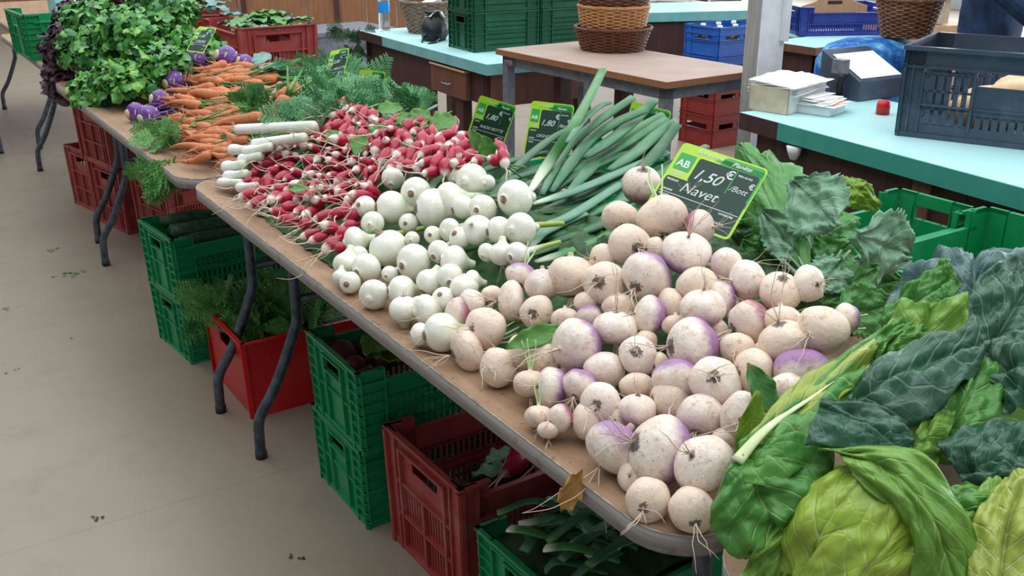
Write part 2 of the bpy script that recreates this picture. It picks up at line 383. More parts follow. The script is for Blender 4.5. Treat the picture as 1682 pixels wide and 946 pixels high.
def thing(name, label, cat, loc=(0,0,0), rz=0, group=None):
    o = bpy.data.objects.new(name, None); COL.objects.link(o); o.location = loc; o.rotation_euler = (0,0,rz); o.empty_display_size = .05
    return tag(o, label, cat, group)
def dup(root, loc=None, rz=None, label=None, group=None, mw=None):
    r = root.copy(); COL.objects.link(r)
    if loc is not None: r.location = loc
    if rz is not None: r.rotation_euler = (0,0,rz)
    if mw is not None: r.matrix_world = mw
    if label: r['label'] = label
    if group: r['group'] = group
    for ch in root.children:
        c = ch.copy(); COL.objects.link(c); c.parent = r
        for g in ch.children:
            d = g.copy(); COL.objects.link(d); d.parent = c
    return r
def basis(zdir, roll=0.0):
    z = Vector(zdir).normalized(); x = z.cross(Vector((.13, .27, .95))); x = x.normalized() if x.length > 1e-4 else Vector((1,0,0)); y = z.cross(x)
    m = Matrix((x, y, z)).transposed(); return m @ Matrix.Rotation(roll, 3, 'Z')
def mw(loc, rot3, sc):
    if isinstance(sc, (int, float)): sc = (sc, sc, sc)
    return Matrix.Translation(loc) @ rot3.to_4x4() @ Matrix.Diagonal((*sc, 1))
def cr(P, t):
    # Catmull-Rom through a list of vectors, t in 0..1
    n = len(P)-1; x = max(0, min(n-1e-6, t*n)); i = int(x); f = x-i
    p0 = P[i-1] if i > 0 else P[0]*2-P[1]; p1 = P[i]; p2 = P[i+1]; p3 = P[i+2] if i+2 <= n else P[n]*2-P[n-1]
    return .5*((2*p1)+(p2-p0)*f+(2*p0-5*p1+4*p2-p3)*f*f+(3*p1-p0-3*p2+p3)*f**3)
def nz(p, sc=1.0): return mnoise.noise(Vector(p)*sc)
R = random.Random(7)
ORD = ['leftmost', 'second from the left', 'third from the left', 'fourth from the left', 'fifth from the left', 'sixth from the left', 'seventh from the left', 'eighth from the left', 'ninth from the left', 'tenth from the left', 'eleventh from the left', 'twelfth from the left', 'thirteenth from the left', 'fourteenth from the left', 'fifteenth from the left', 'sixteenth from the left']
NTH = ['first', 'second', 'third', 'fourth', 'fifth', 'sixth', 'seventh', 'eighth', 'ninth', 'tenth', 'eleventh', 'twelfth', 'thirteenth']
# ------------------------------------------------------------------ setting
def struct(o): o['kind'] = 'structure'; return o
b = MB(); b.grid(lambda u, v: Vector((-5+24*u, -6+24*v, 0)), 4, 4); struct(b.build('floor', M['floor']))
t_ = simple('painted_wall', 'cfd3da', 'bfc4cc', 3, .8); t2_ = simple('ceiling_boards', 'b8b8b8', 'a8a8a8', 3, .8)
def wallbox(name, a, c, m=None): b = MB(); b.box(a, c); return struct(b.build(name, m or t_, smooth=False))
# the hall: boarded wall at the far end, glazed wall on the right with daylight behind it
wallbox('wall_far', (-5, 12.4, 0), (9.0, 12.6, 4.2))
wallbox('wall_left', (-5.2, -6, 0), (-5, 12.6, 4.2))
wallbox('wall_near', (-5.2, -6.2, 0), (13, -6, 4.2))
b = MB()
for i in range(60): b.box((-5+.235*i, 12.33, 0), (-5+.235*i+.228, 12.398, 1.15))
struct(b.build('trim_1', M['wood_wall'], smooth=False))
# right wall: low sill, piers and head, big windows between
b = MB(); b.box((12.8, -6, 0), (13, 12.6, .5)); b.box((12.8, -6, 3.4), (13, 12.6, 4.2))
for y in (-6, -2.3, 1.4, 5.1, 8.8, 12.3): b.box((12.8, y, .5), (13, y+.3, 3.4))
struct(b.build('wall_right', t_, smooth=False))
for i, y in enumerate((-5.7, -2.0, 1.7, 5.4, 9.1)):
    w = MB(); y1 = y+3.4 if i < 4 else 12.3
    for k in range(4): yy = y+(y1-y)*k/3; w.box((12.86, yy-.03, .5), (12.94, yy+.03, 3.4))
    for z in (.5, 1.9, 3.34): w.box((12.87, y, z), (12.93, y1, z+.06))
    o = struct(w.build('window_%d' % (i+1), M['white_plastic'], smooth=False))
    g = MB(); g.box((12.895, y, .5), (12.9, y1, 3.4)); g.build('pane', M['clear'], o, smooth=False)
# roof with skylights left open between the beams
b = MB()
for x0, x1 in ((-5.2, -2.4), (5.2, 8.0), ): b.box((x0, -6.2, 4.2), (x1, 12.6, 4.3))
b.box((-2.4, 9.5, 4.2), (5.2, 12.6, 4.3)); b.box((-2.4, -6.2, 4.2), (5.2, -4.5, 4.3)); b.box((8.0, 9.5, 4.2), (13, 12.6, 4.3))
for k in range(8): b.box((-2.4, -4.5+2*k, 4.05), (5.2, -4.38+2*k, 4.2))
struct(b.build('ceiling', t2_, smooth=False))
# timber post
pb = atx(1222, 190, 1.98)
b = MB(); b.box((0, 0, 0), (.12, .075, 3.9)); post = b.build('timber_post', M['post'], loc=(2.14-.046, .06+.03, 0), smooth=False, bevel=.006)
tag(post, 'weathered grey and white painted timber post behind the left end of the long teal counter', 'post')
b = MB(); b.box((0.0, -.006, .02), (.122, .002, 3.88)); b.build('painted_face', M['post_white'], post, smooth=False)
b = MB(); b.box((.095, -.03, .93), (.12, -.006, 3.0)); b.build('cable_conduit', M['white_plastic'], post, smooth=False, bevel=.003)
# ------------------------------------------------------------------ folding tables
def table_top_outline(L, W, r, n=8):
    pts = []
    for cx, cy, a0 in ((W-r, L-r, 0), (r, L-r, 90), (r, r, 180), (W-r, r, 270)):
        for k in range(n+1): a = math.radians(a0+90*k/n); pts.append((cx+r*math.cos(a), cy+r*math.sin(a)))
    return pts
def prism(mb, pts, z0, z1):
    n = len(pts); mb.add([(x, y, z0) for x, y in pts]+[(x, y, z1) for x, y in pts], [tuple(range(n))[::-1], tuple(range(n, 2*n))]+[(i, (i+1) % n, n+(i+1) % n, n+i) for i in range(n)])
def folding_table(x, y, label, rz=0, L=1.82, W=.76, z=TZ):
    t = thing('folding_table', label, 'table', (x, y, 0), rz, 'folding plywood tables set end to end')
    b = MB(); prism(b, table_top_outline(L-.004, W-.004, .078), z-.024, z); o = b.build('table_top', M['ply'], t, smooth=False); o.location = (.002, .002, 0)
    b = MB(); P = table_top_outline(L, W, .08); n = len(P)
    Q = table_top_outline(L-.006, W-.006, .077); Q = [(a+.003, c+.003) for a, c in Q]
    b.add([(p[0], p[1], zz) for zz in (z-.028, z-.001) for p in P]+[(p[0], p[1], zz) for zz in (z-.028, z-.001) for p in Q],
          [(i, (i+1) % n, n+(i+1) % n, n+i) for i in range(n)]+[(2*n+i, 3*n+i, 3*n+(i+1) % n, 2*n+(i+1) % n) for i in range(n)]+[(n+i, n+(i+1) % n, 3*n+(i+1) % n, 3*n+i) for i in range(n)]+[(i, 2*n+i, 2*n+(i+1) % n, (i+1) % n) for i in range(n)])
    b.build('edge_band', M['edge'], t)
    b = MB(); b.tube([(p[0]*.9985+.001, p[1], z-.0015) for p in P]+[(P[0][0]*.9985+.001, P[0][1], z-.0015)], .0016, 5, False); b.build('edge_strip', M['edge_rim'], t)
    for yy in (.152, L-.152):
        f = MB()
        f.tube([(.20, yy, .43), (W-.20, yy, .43)], .011, 10); f.tube([(.13, yy, z-.05), (W-.13, yy, z-.05)], .012, 10)
        s = 1 if yy < 1 else -1
        f.tube([(W/2, yy, .43), (W/2, yy+s*.34, z-.045)], .009, 8); f.build('leg_frame', M['leg_metal'], t)
        for sx, x0 in ((1, .2), (-1, W-.2)):
            l = MB(); P3 = [Vector((x0, yy, z-.03)), Vector((x0, yy, .60)), Vector((x0, yy, .40)), Vector((x0-sx*.012, yy, .34)), Vector((x0-sx*.075, yy, .20)), Vector((x0-sx*.125, yy, .12)), Vector((x0-sx*.132, yy, .06)), Vector((x0-sx*.132, yy, .004))]
            l.tube([cr(P3, k/28) for k in range(29)], .0145, 12); o = l.build('leg', M['leg_metal'], t)
            c = MB(); c.tube([(x0-sx*.132, yy, 0), (x0-sx*.132, yy, .02)], .0165, 12); c.build('foot_cap', M['black'], o)
        r = MB(); r.box((.14, yy-.02, z-.04), (W-.14, yy+.02, z-.0285)); r.build('hinge_plate', M['leg_metal'], t, smooth=False)
    return t
folding_table(0, -1.825, 'brown plywood folding table carrying the turnips and onions, nearest whole one')
folding_table(-.01, .006, 'brown plywood folding table carrying the carrots, middle of the row')
folding_table(.03, 1.85, 'folding table under the green lattice crate at the far end of the row')
folding_table(.015, -3.655, 'folding table under the cabbages, only its brown corner showing')
folding_table(-.72, 3.95, 'folding table standing furthest away at the top left, beyond the green lattice crate')
folding_table(.12, 3.95, 'far folding table behind the green lattice crate, under the white boxes')
# ------------------------------------------------------------------ crates (origin: middle of the base)
def crate_mesh(mb, L, W, H, style, taper=.04):
    T0 = .0028
    def wallf(side):
        # side 0/1: the two long walls (along x), 2/3: the two short ones (along y)
        def f(v):
            u, w, h = v  # u along, w outwards, h up
            k = 1-taper*(1-h/H)
            if side == 0: return Vector((u*k, -W/2*k-w+.012, h))
            if side == 1: return Vector((-u*k, W/2*k+w-.012, h))
            if side == 2: return Vector((-L/2*k-w+.012, -u*k, h))
            return Vector((L/2*k+w-.012, u*k, h))
        return f
    def bars(f, u0, u1, h0, h1, nu, nh, bu, bh, w0=0, w1=T0):
        for i in range(nu+1): x = u0+(u1-u0)*i/nu; mb.box((x-bu/2, w0, h0), (x+bu/2, w1, h1), f)
        for j in range(nh+1): y = h0+(h1-h0)*j/nh; mb.box((u0, w0, y-bh/2), (u1, w1, y+bh/2), f)
    for side in range(4):
        f = wallf(side); A = (L if side < 2 else W)/2; lo = side < 2
        ear = .07 if lo else .055
        dip = (.03 if style in ('green', 'red') else 0) if lo else 0
        if style in ('green', 'green_plain', 'dkgreen'):
            if style == 'green_plain': dip = .035 if lo else 0
            # corner columns with ribs
            for s in (-1, 1):
                a, c = (A-ear, A) if s > 0 else (-A, -A+ear)
                mb.box((a, 0, 0), (c, T0, H), f)
                for j in range(8): hh = H*(.1+.9*j/7.0); mb.box((a+.004 if s < 0 else a, T0, hh-.006), (c if s < 0 else c-.004, .011, hh-.003), f)
                x = A-ear if s > 0 else -A+ear; mb.box((x-.002, 0, 0), (x+.002, .011, H), f)
            top = H-dip
            mb.box((-A, 0, top-.008), (A, .012, top), f) if not dip else mb.box((-A+ear*.6, 0, top-.008), (A-ear*.6, .012, top), f)
            if dip:
                for s in (-1, 1): mb.box((min(s*A, s*(A-ear*.75)), 0, H-.008), (max(s*A, s*(A-ear*.75)), .012, H), f)
            mb.box((-A, 0, 0), (A, .008, .012), f); mb.box((-A, T0, H*.46), (A, .009, H*.46+.004), f)
            i0 = A-ear
            if lo:
                if style == 'green_plain': mb.box((-i0, 0, .012), (i0, T0, top-.008), f); 
                else:
                    mb.box((-i0, 0, .012), (i0, T0, H*.16), f); mb.box((-i0, 0, top-.05), (i0, T0, top-.008), f)
                    bars(f, -i0, i0, H*.16, H*.44, 22, 2, .010, .008); bars(f, -i0, i0, H*.50, top-.05, 22, 2, .010, .008)
            else:
                hw = .05; h0 = H*.70; h1 = H*.86
                mb.box((-i0, 0, .012), (i0, T0*.8, h0), f); mb.box((-i0, 0, h1), (i0, T0, H-.008), f)
                mb.box((-i0, 0, h0), (-hw, T0, h1), f); mb.box((hw, 0, h0), (i0, T0, h1), f)
                for u in (-i0*.5, i0*.5): mb.box((u-.002, T0, .012), (u+.002, .011, h0), f)
                mb.box((-hw-.006, T0, h0-.004), (hw+.006, .012, h0), f); mb.box((-hw-.006, T0, h1), (hw+.006, .012, h1+.004), f)
                for s in (-1, 1): mb.box((s*hw-.003, T0, h0), (s*hw+.003, .012, h1), f)
                mb.box((-i0, T0, H*.92), (i0, .011, H*.94), f)
        elif style == 'red':
            for s in (-1, 1):
                a, c = (A-.045, A) if s > 0 else (-A, -A+.045)
                mb.box((a, -.002, 0), (c, .006, H), f)
                for x in (a, c): mb.box((x-.003, 0, 0), (x+.003, .012, H-.01), f)
            top = H-dip
            for s in (-1, 1):
                if dip: mb.box((min(s*A, s*(A-.075)), 0, H-.006), (max(s*A, s*(A-.075)), .014, H), f); mb.box((min(s*A, s*(A-.075)), 0, top-.06), (max(s*A, s*(A-.075)), .004, H-.006), f)
            mb.box((-A+(.06 if dip else 0), 0, top-.006), (A-(.06 if dip else 0), .014, top), f)
            mb.box((-A, 0, top-.055), (A, .004, top-.006), f) if lo else None
            mb.box((-A, 0, top-.061), (A, .013, top-.055), f) if lo else None
            mb.box((-A, 0, 0), (A, .010, .02), f)
            i0 = A-.045
            if lo:
                mb.box((-i0, 0, H*.5-.012), (i0, T0+.001, H*.5+.012), f)
                bars(f, -i0, i0, .02, H*.5-.012, 30, 1, .006, .01); bars(f, -i0, i0, H*.5+.012, top-.06, 30, 1, .006, .01)
            else:
                hw = .055; h0 = H*.76; h1 = H*.86
                mb.box((-i0, 0, h1), (i0, T0, H-.006), f); mb.box((-i0, 0, H*.60), (i0, T0, h0), f)
                mb.box((-i0, 0, h0), (-hw, T0, h1), f); mb.box((hw, 0, h0), (i0, T0, h1), f)
                # raised frame round the end panel and cross bars, pierced lattice behind
                for s in (-1, 1): mb.box((s*i0*.82-.004, 0, .02), (s*i0*.82+.004, .014, H-.03), f)
                mb.box((-i0*.82, 0, H-.035), (i0*.82, .014, H-.028), f)
                mb.box((-.004, 0, .02), (.004, .012, H*.60), f); mb.box((-i0, 0, H*.32), (i0, .012, H*.32+.007), f); mb.box((-i0, 0, H*.60), (i0, .012, H*.60+.007), f)
                bars(f, -i0, i0, .02, H*.60, 20, 2, .0065, .012)
        elif style == 'bottle':
            for s in (-1, 1):
                a, c = (A-.06, A) if s > 0 else (-A, -A+.06)
                mb.box((a, -.002, 0), (c, .006, H), f)
            for hh in (.004, H*.47, H*.53, H-.05, H-.012): mb.box((-A, 0, hh), (A, .012, hh+.006), f)
            i0 = A-.06
            mb.box((-i0, 0, 0), (i0, T0, H*.53), f); mb.box((-i0, 0, H-.055), (i0, T0, H), f); mb.box((-i0*.12, 0, H*.5), (i0*.12, T0, H-.05), f) if lo else None
        elif style == 'euro':
            mb.box((-A, 0, H-.012), (A, .016, H), f); mb.box((-A, 0, H-.055), (A, .003, H-.012), f); mb.box((-A, 0, H-.06), (A, .012, H-.055), f)
            mb.box((-A, 0, 0), (A, .008, .014), f)
            for s in (-1, 1):
                mb.box((min(s*A, s*(A-.06)), 0, 0), (max(s*A, s*(A-.06)), .003, H), f)
                for x in (A-.002, A-.03, A-.06): mb.box((s*x-.002, 0, .01), (s*x+.002, .012, H-.05), f)
            i0 = A-.06
            if lo:
                hw = i0*.42
                mb.box((-hw, 0, H*.30), (hw, .004, H-.10), f)
                for s in (-1, 1):
                    bars(f, min(s*hw, s*i0), max(s*hw, s*i0), .04, H-.075, 6, 3, .014, .007)
                bars(f, -hw, hw, .03, H*.30, 9, 1, .016, .012)
                mb.box((-i0, 0, .014), (i0, .003, .04), f)
                for hh in (H*.36, ): mb.box((-i0, 0, hh), (i0, .010, hh+.005), f)
                for s in (-1, 1): mb.box((s*hw-.004, 0, .03), (s*hw+.004, .010, H-.06), f)
            else:
                bars(f, -i0, i0, .03, H*.7, 12, 3, .014, .008); mb.box((-i0, 0, H*.9), (i0, .003, H-.012), f)
                mb.box((-i0, 0, H*.7), (-.06, .003, H*.9), f); mb.box((.06, 0, H*.7), (i0, .003, H*.9), f)
        elif style == 'bin':
            mb.box((-A, 0, H-.006), (A, .016, H), f)
            hw = .055
            if lo: mb.box((-A, 0, 0), (A, .003, H), f); mb.box((-A+.05, 0, H*.78), (A-.05, .005, H*.8), f)
            else:
                mb.box((-A, 0, 0), (A, .003, H*.68), f); mb.box((-A, 0, H*.88), (A, .003, H), f)
                mb.box((-A, 0, H*.68), (-hw, .003, H*.88), f); mb.box((hw, 0, H*.68), (A, .003, H*.88), f)
            for s in (-1, 1): mb.box((s*A*.97-.003, 0, 0), (s*A*.97+.003, .008, H-.006), f)
    k = 1-taper; mb.box((-L/2*k+.01, -W/2*k+.01, .004), (L/2*k-.01, W/2*k-.01, .008))
    if style in ('green', 'red', 'green_plain', 'dkgreen'):
        for i in range(7): x = -L/2*k+.03+(L*k-.06)*i/6; mb.box((x-.003, -W/2*k+.01, 0), (x+.003, W/2*k-.01, .006))
CR = {}
def crate(name, L, W, H, style, mat, label, loc, rz=0, cat='crate', group=None, rot=None):
    key = (L, W, H, style)
    if key not in CR:
        mb = MB(); crate_mesh(mb, L, W, H, style, .035 if style in ('green', 'red', 'green_plain', 'bin') else .008); CR[key] = mb
    o = CR[key].build(name, M[mat], smooth=False); o.location = loc; o.rotation_euler = rot or (0, 0, rz)
    return tag(o, label, cat, group)
G1 = 'green lattice crates'
# under the stall
crate('plastic_crate', .50, .30, .213, 'green', 'green', 'green lattice plastic crate lower of the stack between red tote and brown-red crate', (.405, -.475, 0), 0, group=G1)
crate('plastic_crate', .50, .30, .213, 'green', 'green', 'green lattice plastic crate holding beetroots and leaves, in front of the red tote', (.397, -.497, .214), .0, group=G1)
crate('plastic_crate', .56, .33, .305, 'red', 'red', 'dusty brown-red slotted crate holding a few pink radishes on the floor', (.475, -.835, 0), 0.02)
crate('plastic_crate', .50, .30, .213, 'green_plain', 'green', 'green crate full of leek leaves under the near corner of the table', (.44, -1.225, .06), 0.03, group=G1)
b = MB(); b.box((-.25, -.15, 0), (.25, .15, .058)); tag(b.build('wooden_pallet_block', M['wood_pale'], loc=(.45, -1.235, 0), smooth=False, bevel=.004), 'low wooden block under the green crate of leek leaves', 'block')
crate('plastic_crate', .52, .30, .215, 'green', 'green', 'green lattice crate on the floor, lower of the stack left of the red tote', (.312, .69, 0), .10, group=G1)
crate('plastic_crate', .52, .30, .215, 'green', 'green', 'green crate with dark courgettes, upper of the stack left of the red tote', (.300, .68, .217), .10, group=G1)
crate('plastic_tote', .58, .38, .245, 'bin', 'red_bright', 'bright red plastic tote full of carrot tops on the floor behind the table legs', (.395, .24, 0), .0)
crate('plastic_crate', .50, .32, .30, 'red', 'red', 'brown-red crate on the floor under the carrot table, lower of its stack', (.435, 2.245, 0), .22)
crate('plastic_crate', .50, .32, .30, 'red', 'red', 'brown-red crate under the celery, upper of the floor stack', (.41, 2.26, .302), .22)
crate('plastic_crate', .50, .32, .30, 'red', 'red', 'brown-red crate standing furthest left beneath the celery table', (.40, 2.62, 0), .2)
crate('plastic_crate', .50, .32, .30, 'red', 'red', 'brown-red crate lying low behind the bent legs of the carrot table', (.53, 1.83, 0), .22)
# crate behind the table and the red crate of greens
crate('plastic_crate', .52, .365, .30, 'red', 'red', 'brown-red crate on the floor behind the carrot table, bottom of its stack', (.97, 2.16, 0), PI/2)
crate('plastic_crate', .52, .365, .30, 'red', 'red', 'brown-red crate behind the carrot table, middle of its stack', (.97, 2.16, .302), PI/2)
crate('plastic_crate', .52, .365, .285, 'red', 'red', 'brown-red crate heaped with blue-green leaves behind the carrots', (.965, 2.165, .604), PI/2)
crate('plastic_crate', .50, .34, .30, 'red', 'red', 'brown-red crate of leaves behind the celery with its end to the left', (.80, 2.70, .60), 1.35)
crate('plastic_crate', .50, .34, .595, 'red', 'red', 'tall brown-red crate on the floor behind the celery pile', (.80, 2.70, 0), 1.35)
# green crate at the far end, up on the table
crate('plastic_crate', .56, .38, .2, 'green', 'green', 'green lattice crate on the far table beside the dark red lettuces', (.27, 2.66, TZ+.001), 1.45*0+.06, group=G1)
# pair behind the near table
for yy, lab in ((-1.225, 'green crate behind the turnip greens, the one further from the cabbages'), (-1.50, 'green crate with a slotted end behind the cabbages, holding yellow onions')):
    crate('plastic_crate', .50, .32 if yy < -1.3 else .20, .2 if yy < -1.3 else .19, 'green_plain', 'green', lab, (1.045, yy, .602), 0, group=G1)
crate('plastic_crate', .50, .66, .30, 'green_plain', 'green_dark', 'wide green crate on the floor behind the cabbage table, bottom of its stack', (1.045, -1.33, 0), 0, group=G1)
crate('plastic_crate', .50, .66, .299, 'green_plain', 'green_dark', 'wide green crate behind the cabbage table carrying the two open crates', (1.045, -1.33, .301), 0, group=G1)
for i in range(5):
    b = MB(); b.lathe([(.002, -.034), (.02, -.03), (.034, -.01), (.036, .008), (.024, .028), (.008, .036), (.003, .048)], 16)
    o = b.build('yellow_onion', M['squash']); o.location = (.86+.13*(i % 3), -1.46-.09*(i//3), .646); o.rotation_euler = (i, i*2, 0)
    tag(o, 'yellow-brown onion lying in the green crate behind the cabbages', 'onion', 'yellow onions in the green crate')
# green crate and its white edge behind the spring onions
crate('plastic_crate', .5, .32, .2, 'green_plain', 'green', 'green crate standing on the floor stack behind the price cards of the onions', (1.05, -.18, .50), 0.0, group=G1)
crate('plastic_crate', .5, .34, .499, 'green_plain', 'green_dark', 'tall green crate on the floor behind the spring onion leaves', (1.05, -.18, 0), 0.0, group=G1)
crate('plastic_crate', .5, .32, .2, 'green_plain', 'green', 'green crate behind the big price card with a white edged side', (1.10, -.72, .50), 0.0, group=G1)
crate('plastic_crate', .5, .34, .499, 'green_plain', 'green_dark', 'tall green crate on the floor behind the big price card', (1.10, -.72, 0), 0.0, group=G1)
# ------------------------------------------------------------------ long teal counter (right)
ct = thing('market_counter', 'long teal-topped counter with dark brown panels on the right', 'counter', (0, 0, 0))
CX, CZ = 1.77, .75
def cbox(nm, a, c, m, bev=.002): b = MB(); b.box(a, c); return b.build(nm, M[m], ct, smooth=False, bevel=bev)
sk = math.atan2(.117, 1.14)
ct.location = (1.785, -.142, 0); ct.rotation_euler = (0, 0, -sk)
cbox('counter_top', (0, -2.6, CZ-.006), (.60, 0, CZ), 'turq_top', 0)
cbox('edge_band', (-.003, -2.6, CZ-.055), (.0, -.19, CZ-.001), 'turq_edge', 0)
cbox('bare_edge', (-.002, -.19, CZ-.055), (.0, 0, CZ-.001), 'wood_dark', 0)
cbox('core', (.0005, -2.6, CZ-.055), (.60, 0, CZ-.0065), 'wood_mid', 0)
cbox('front_panel', (.03, -2.55, .33), (.05, -.06, CZ-.056), 'wood_dark')
for y in (-.75, -1.55, -2.3): cbox('panel_batten', (.018, y-.03, .33), (.03, y+.03, CZ-.056), 'wood_mid')
cbox('bottom_rail', (.02, -2.55, .305), (.055, -.06, .34), 'wood_mid')
for y in (-2.5, -.1):
    for x in (.06, .52): cbox('leg', (x, y-.03, 0), (x+.045, y+.03, CZ-.056), 'grey_metal')
b = MB(); b.lathe([(.001, -.045), (.012, -.04), (.02, -.02), (.026, 0)], 12); o = b.build('plastic_bag_scrap', M['paper']); o.location = (1.765, -.405, CZ-.062)
tag(o, 'small scrap of white plastic hanging under the teal counter edge', 'plastic scrap')
# ------------------------------------------------------------------ teal counter (left) and particle board table
c2 = thing('market_counter', 'teal-topped brown counter with a drawer, left of the bare wooden table', 'counter', (1.70, .90, 0), 0)
def c2box(nm, a, c, m, par=None, bev=.002): b = MB(); b.box(a, c); return b.build(nm, M[m], par or c2, smooth=False, bevel=bev)
LA = at(590, 50, .72); LB = at(800, 106, .72); sk2 = math.atan2(LA.x-LB.x, LA.y-LB.y); LL = (LA-LB).length
c2.location = (LB.x, LB.y, 0); c2.rotation_euler = (0, 0, -sk2)
c2box('counter_top', (0, 0, .714), (.60, LL, .72), 'turq_top', bev=0)
c2box('edge_band', (-.003, 0, .67), (0, LL*.78, .719), 'turq_edge_pale', bev=0); c2box('edge_band', (-.003, -.003, .67), (.6, 0, .719), 'turq_edge_pale', bev=0)
c2box('bare_edge', (-.002, LL*.78, .67), (0, LL, .719), 'wood_dark', bev=0)
c2box('core', (.0005, .0005, .67), (.6, LL, .7135), 'wood_dark', bev=0)
c2box('front_panel', (.03, .62, .30), (.05, LL-.02, .669), 'wood_dark'); c2box('apron', (.03, .02, .52), (.05, .62, .669), 'wood_dark'); c2box('apron', (.03, .01, .52), (.58, .03, .669), 'wood_mid')
d_ = c2box('drawer', (.005, .22, .52), (.03, .60, .65), 'wood_mid'); c2box('drawer_lip', (-.005, .22, .65), (.03, .60, .658), 'wood_pale', d_)
b = MB(); b.tube([(.005, .46, .58), (-.012, .45, .577), (-.012, .38, .577), (.005, .37, .58)], .004, 6); b.build('handle', M['silver'], d_)
for y in (.02, .30, LL-.1):
    for x in (.03, .54): c2box('leg', (x, y, 0), (x+.05, y+.08, .67), 'wood_dark')
PA, PB = at(1095, 135, .80), at(815, 80, .80)
pt = thing('work_table', 'bare particle board table on grey steel legs holding the stacked baskets', 'table', (PA.x, PA.y, 0), 0)
sk3 = math.atan2(PB.x-PA.x, PB.y-PA.y); pt.rotation_euler = (0, 0, -sk3); PL = (PB-PA).length; PW = (Matrix.Rotation(sk3, 3, 'Z') @ (at(1150, 97, .80)-PA)).x
def pbox(nm, a, c, m, bev=.002): b = MB(); b.box(a, c); return b.build(nm, M[m], pt, smooth=False, bevel=bev)
pbox('table_top', (0, 0, .778), (PW, PL, .80), 'wood_ply', 0)
pbox('edge_band', (-.003, -.003, .776), (PW, 0, .7995), 'ply_edge_brown', 0); pbox('edge_band', (-.003, 0, .776), (0, PL, .7995), 'ply_edge_brown', 0)
pbox('apron', (.02, .02, .73), (.045, PL-.02, .776), 'grey_metal'); pbox('apron', (.02, .02, .73), (PW-.02, .045, .776), 'grey_metal')
for x in (.02, PW-.06):
    for y in (.02, PL-.06): pbox('leg', (x, y, 0), (x+.04, y+.04, .776), 'grey_metal')
for y in (.35, .75): pbox('brace', (.10, y, 0), (.16, y+.05, .776), 'wood_dark')
pbox('label_plate', (-.001, PL-.12, .74), (.02, PL-.06, .76), 'silver')
# ------------------------------------------------------------------ heap cores: the leaves the roots lie on
def mound(name, x0, x1, y0, y1, drop, mat, label, cat, hgt=None):
    b = MB()
    def f(u, v):
        X = x0+(x1-x0)*u; Y = y0+(y1-y0)*v
        e = min(1, min(u, 1-u)/.12, min(v, 1-v)/.06)
        h = (hgt(X, Y) if hgt else heap(X, Y))-drop
        z = TZ+.004+max(0, h)*sstep(0, 1, e) + (.016*nz((X*30, Y*30, 1))+.008*nz((X*90, Y*90, 1)))*sstep(.02, .06, h)
        return Vector((X+.01*nz((X*40, Y*40, 5)), Y+.01*nz((X*40, Y*40, 9)), max(TZ+.003, z)))
    b.grid(f, 70, int(70*(y1-y0)/(x1-x0))); o = b.build(name, mat)
    return tag(o, label, cat, kind='stuff')
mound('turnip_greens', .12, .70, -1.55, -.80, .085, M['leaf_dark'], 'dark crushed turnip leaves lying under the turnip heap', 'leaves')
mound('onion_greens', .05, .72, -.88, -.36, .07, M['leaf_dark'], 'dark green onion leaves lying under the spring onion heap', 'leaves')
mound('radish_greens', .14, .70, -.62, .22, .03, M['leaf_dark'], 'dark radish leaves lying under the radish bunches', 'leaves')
# ------------------------------------------------------------------ generic leaf shapes
def leaf_mesh(mb, L, Wd, lobes=0, ruffle=.1, bend=.3, cup=.15, nu=14, nv=8, T=None, seed=0, stalk=0.0, shape=None, serr=0):
    def f(u, v):
        s = v*2-1
        w = (math.sin(PI*min(1, u*.97+.03))**.6)*(.55+.45*math.sin(PI*u*.9)) if shape is None else shape(u)
        w *= 1+lobes*math.sin(u*26+seed)*.5 + serr*(.5-abs(((u*11+seed) % 1)-.5)) - lobes*.5*abs(math.sin(u*13+seed*2))
        x = u*L; y = s*w*Wd/2
        z = bend*L*math.sin(u*PI/2*1.1)*-.5*u + cup*Wd*s*s*w + ruffle*Wd*abs(s)**2*math.sin(u*19+seed*3+s*2)*.5 + ruffle*.3*Wd*nz((u*6+seed, s*3, seed))
        p = Vector((x+stalk, y, z)); return T @ p if T else p
    mb.grid(f, nu, nv)
def leaf_obj(name, mat, p0, d, up, L, Wd, parent=None, sol=.0006, roll=0, **k):
    d = Vector(d).normalized(); y = Vector(up).cross(d).normalized(); z = d.cross(y)
    T = Matrix((d, y, z)).transposed().to_4x4(); T = Matrix.Translation(p0) @ T @ Matrix.Rotation(roll, 4, 'X')
    b = MB(); leaf_mesh(b, L, Wd, T=T, **k)
    return b.build(name, mat, parent, sol=sol)
# ------------------------------------------------------------------ turnips
def bulb_prof(flat=.80, n=18, root=.16, crown=.2):
    P = []
    for i in range(n+1):
        a = -PI/2+PI*i/n; r = math.cos(a); z = math.sin(a)*flat
        if i == 0: P += [(.015, -flat-root), (.03, -flat-root*.5), (.09, -flat+.0)]; continue
        if i == n: P += [(.14, flat*.97), (.13, flat*.97+crown*.6), (.10, flat+crown)]; continue
        r2 = r**.92
        if z < -flat*.93: z += .0
        if z > flat*.9: z -= .02
        P.append((r2, z))
    return P
TM = []
for k in range(7):
    rr = random.Random(k); b = MB(); ph = rr.random()*9; fl = (.78, .84, .72, .8, .88, .75, .82)[k]
    b.lathe(bulb_prof(fl), 28, wob=lambda t, i: 1+.045*math.sin(2*t+ph)+.03*math.sin(3*t+ph*2+i*.15)+.018*math.sin(5*t+i*.5)+.05*nz((math.cos(t)*1.6, math.sin(t)*1.6, i*.16+ph)))
    me = b.build('m', M['turnip_cream']); TM.append(me.data); bpy.data.objects.remove(me)
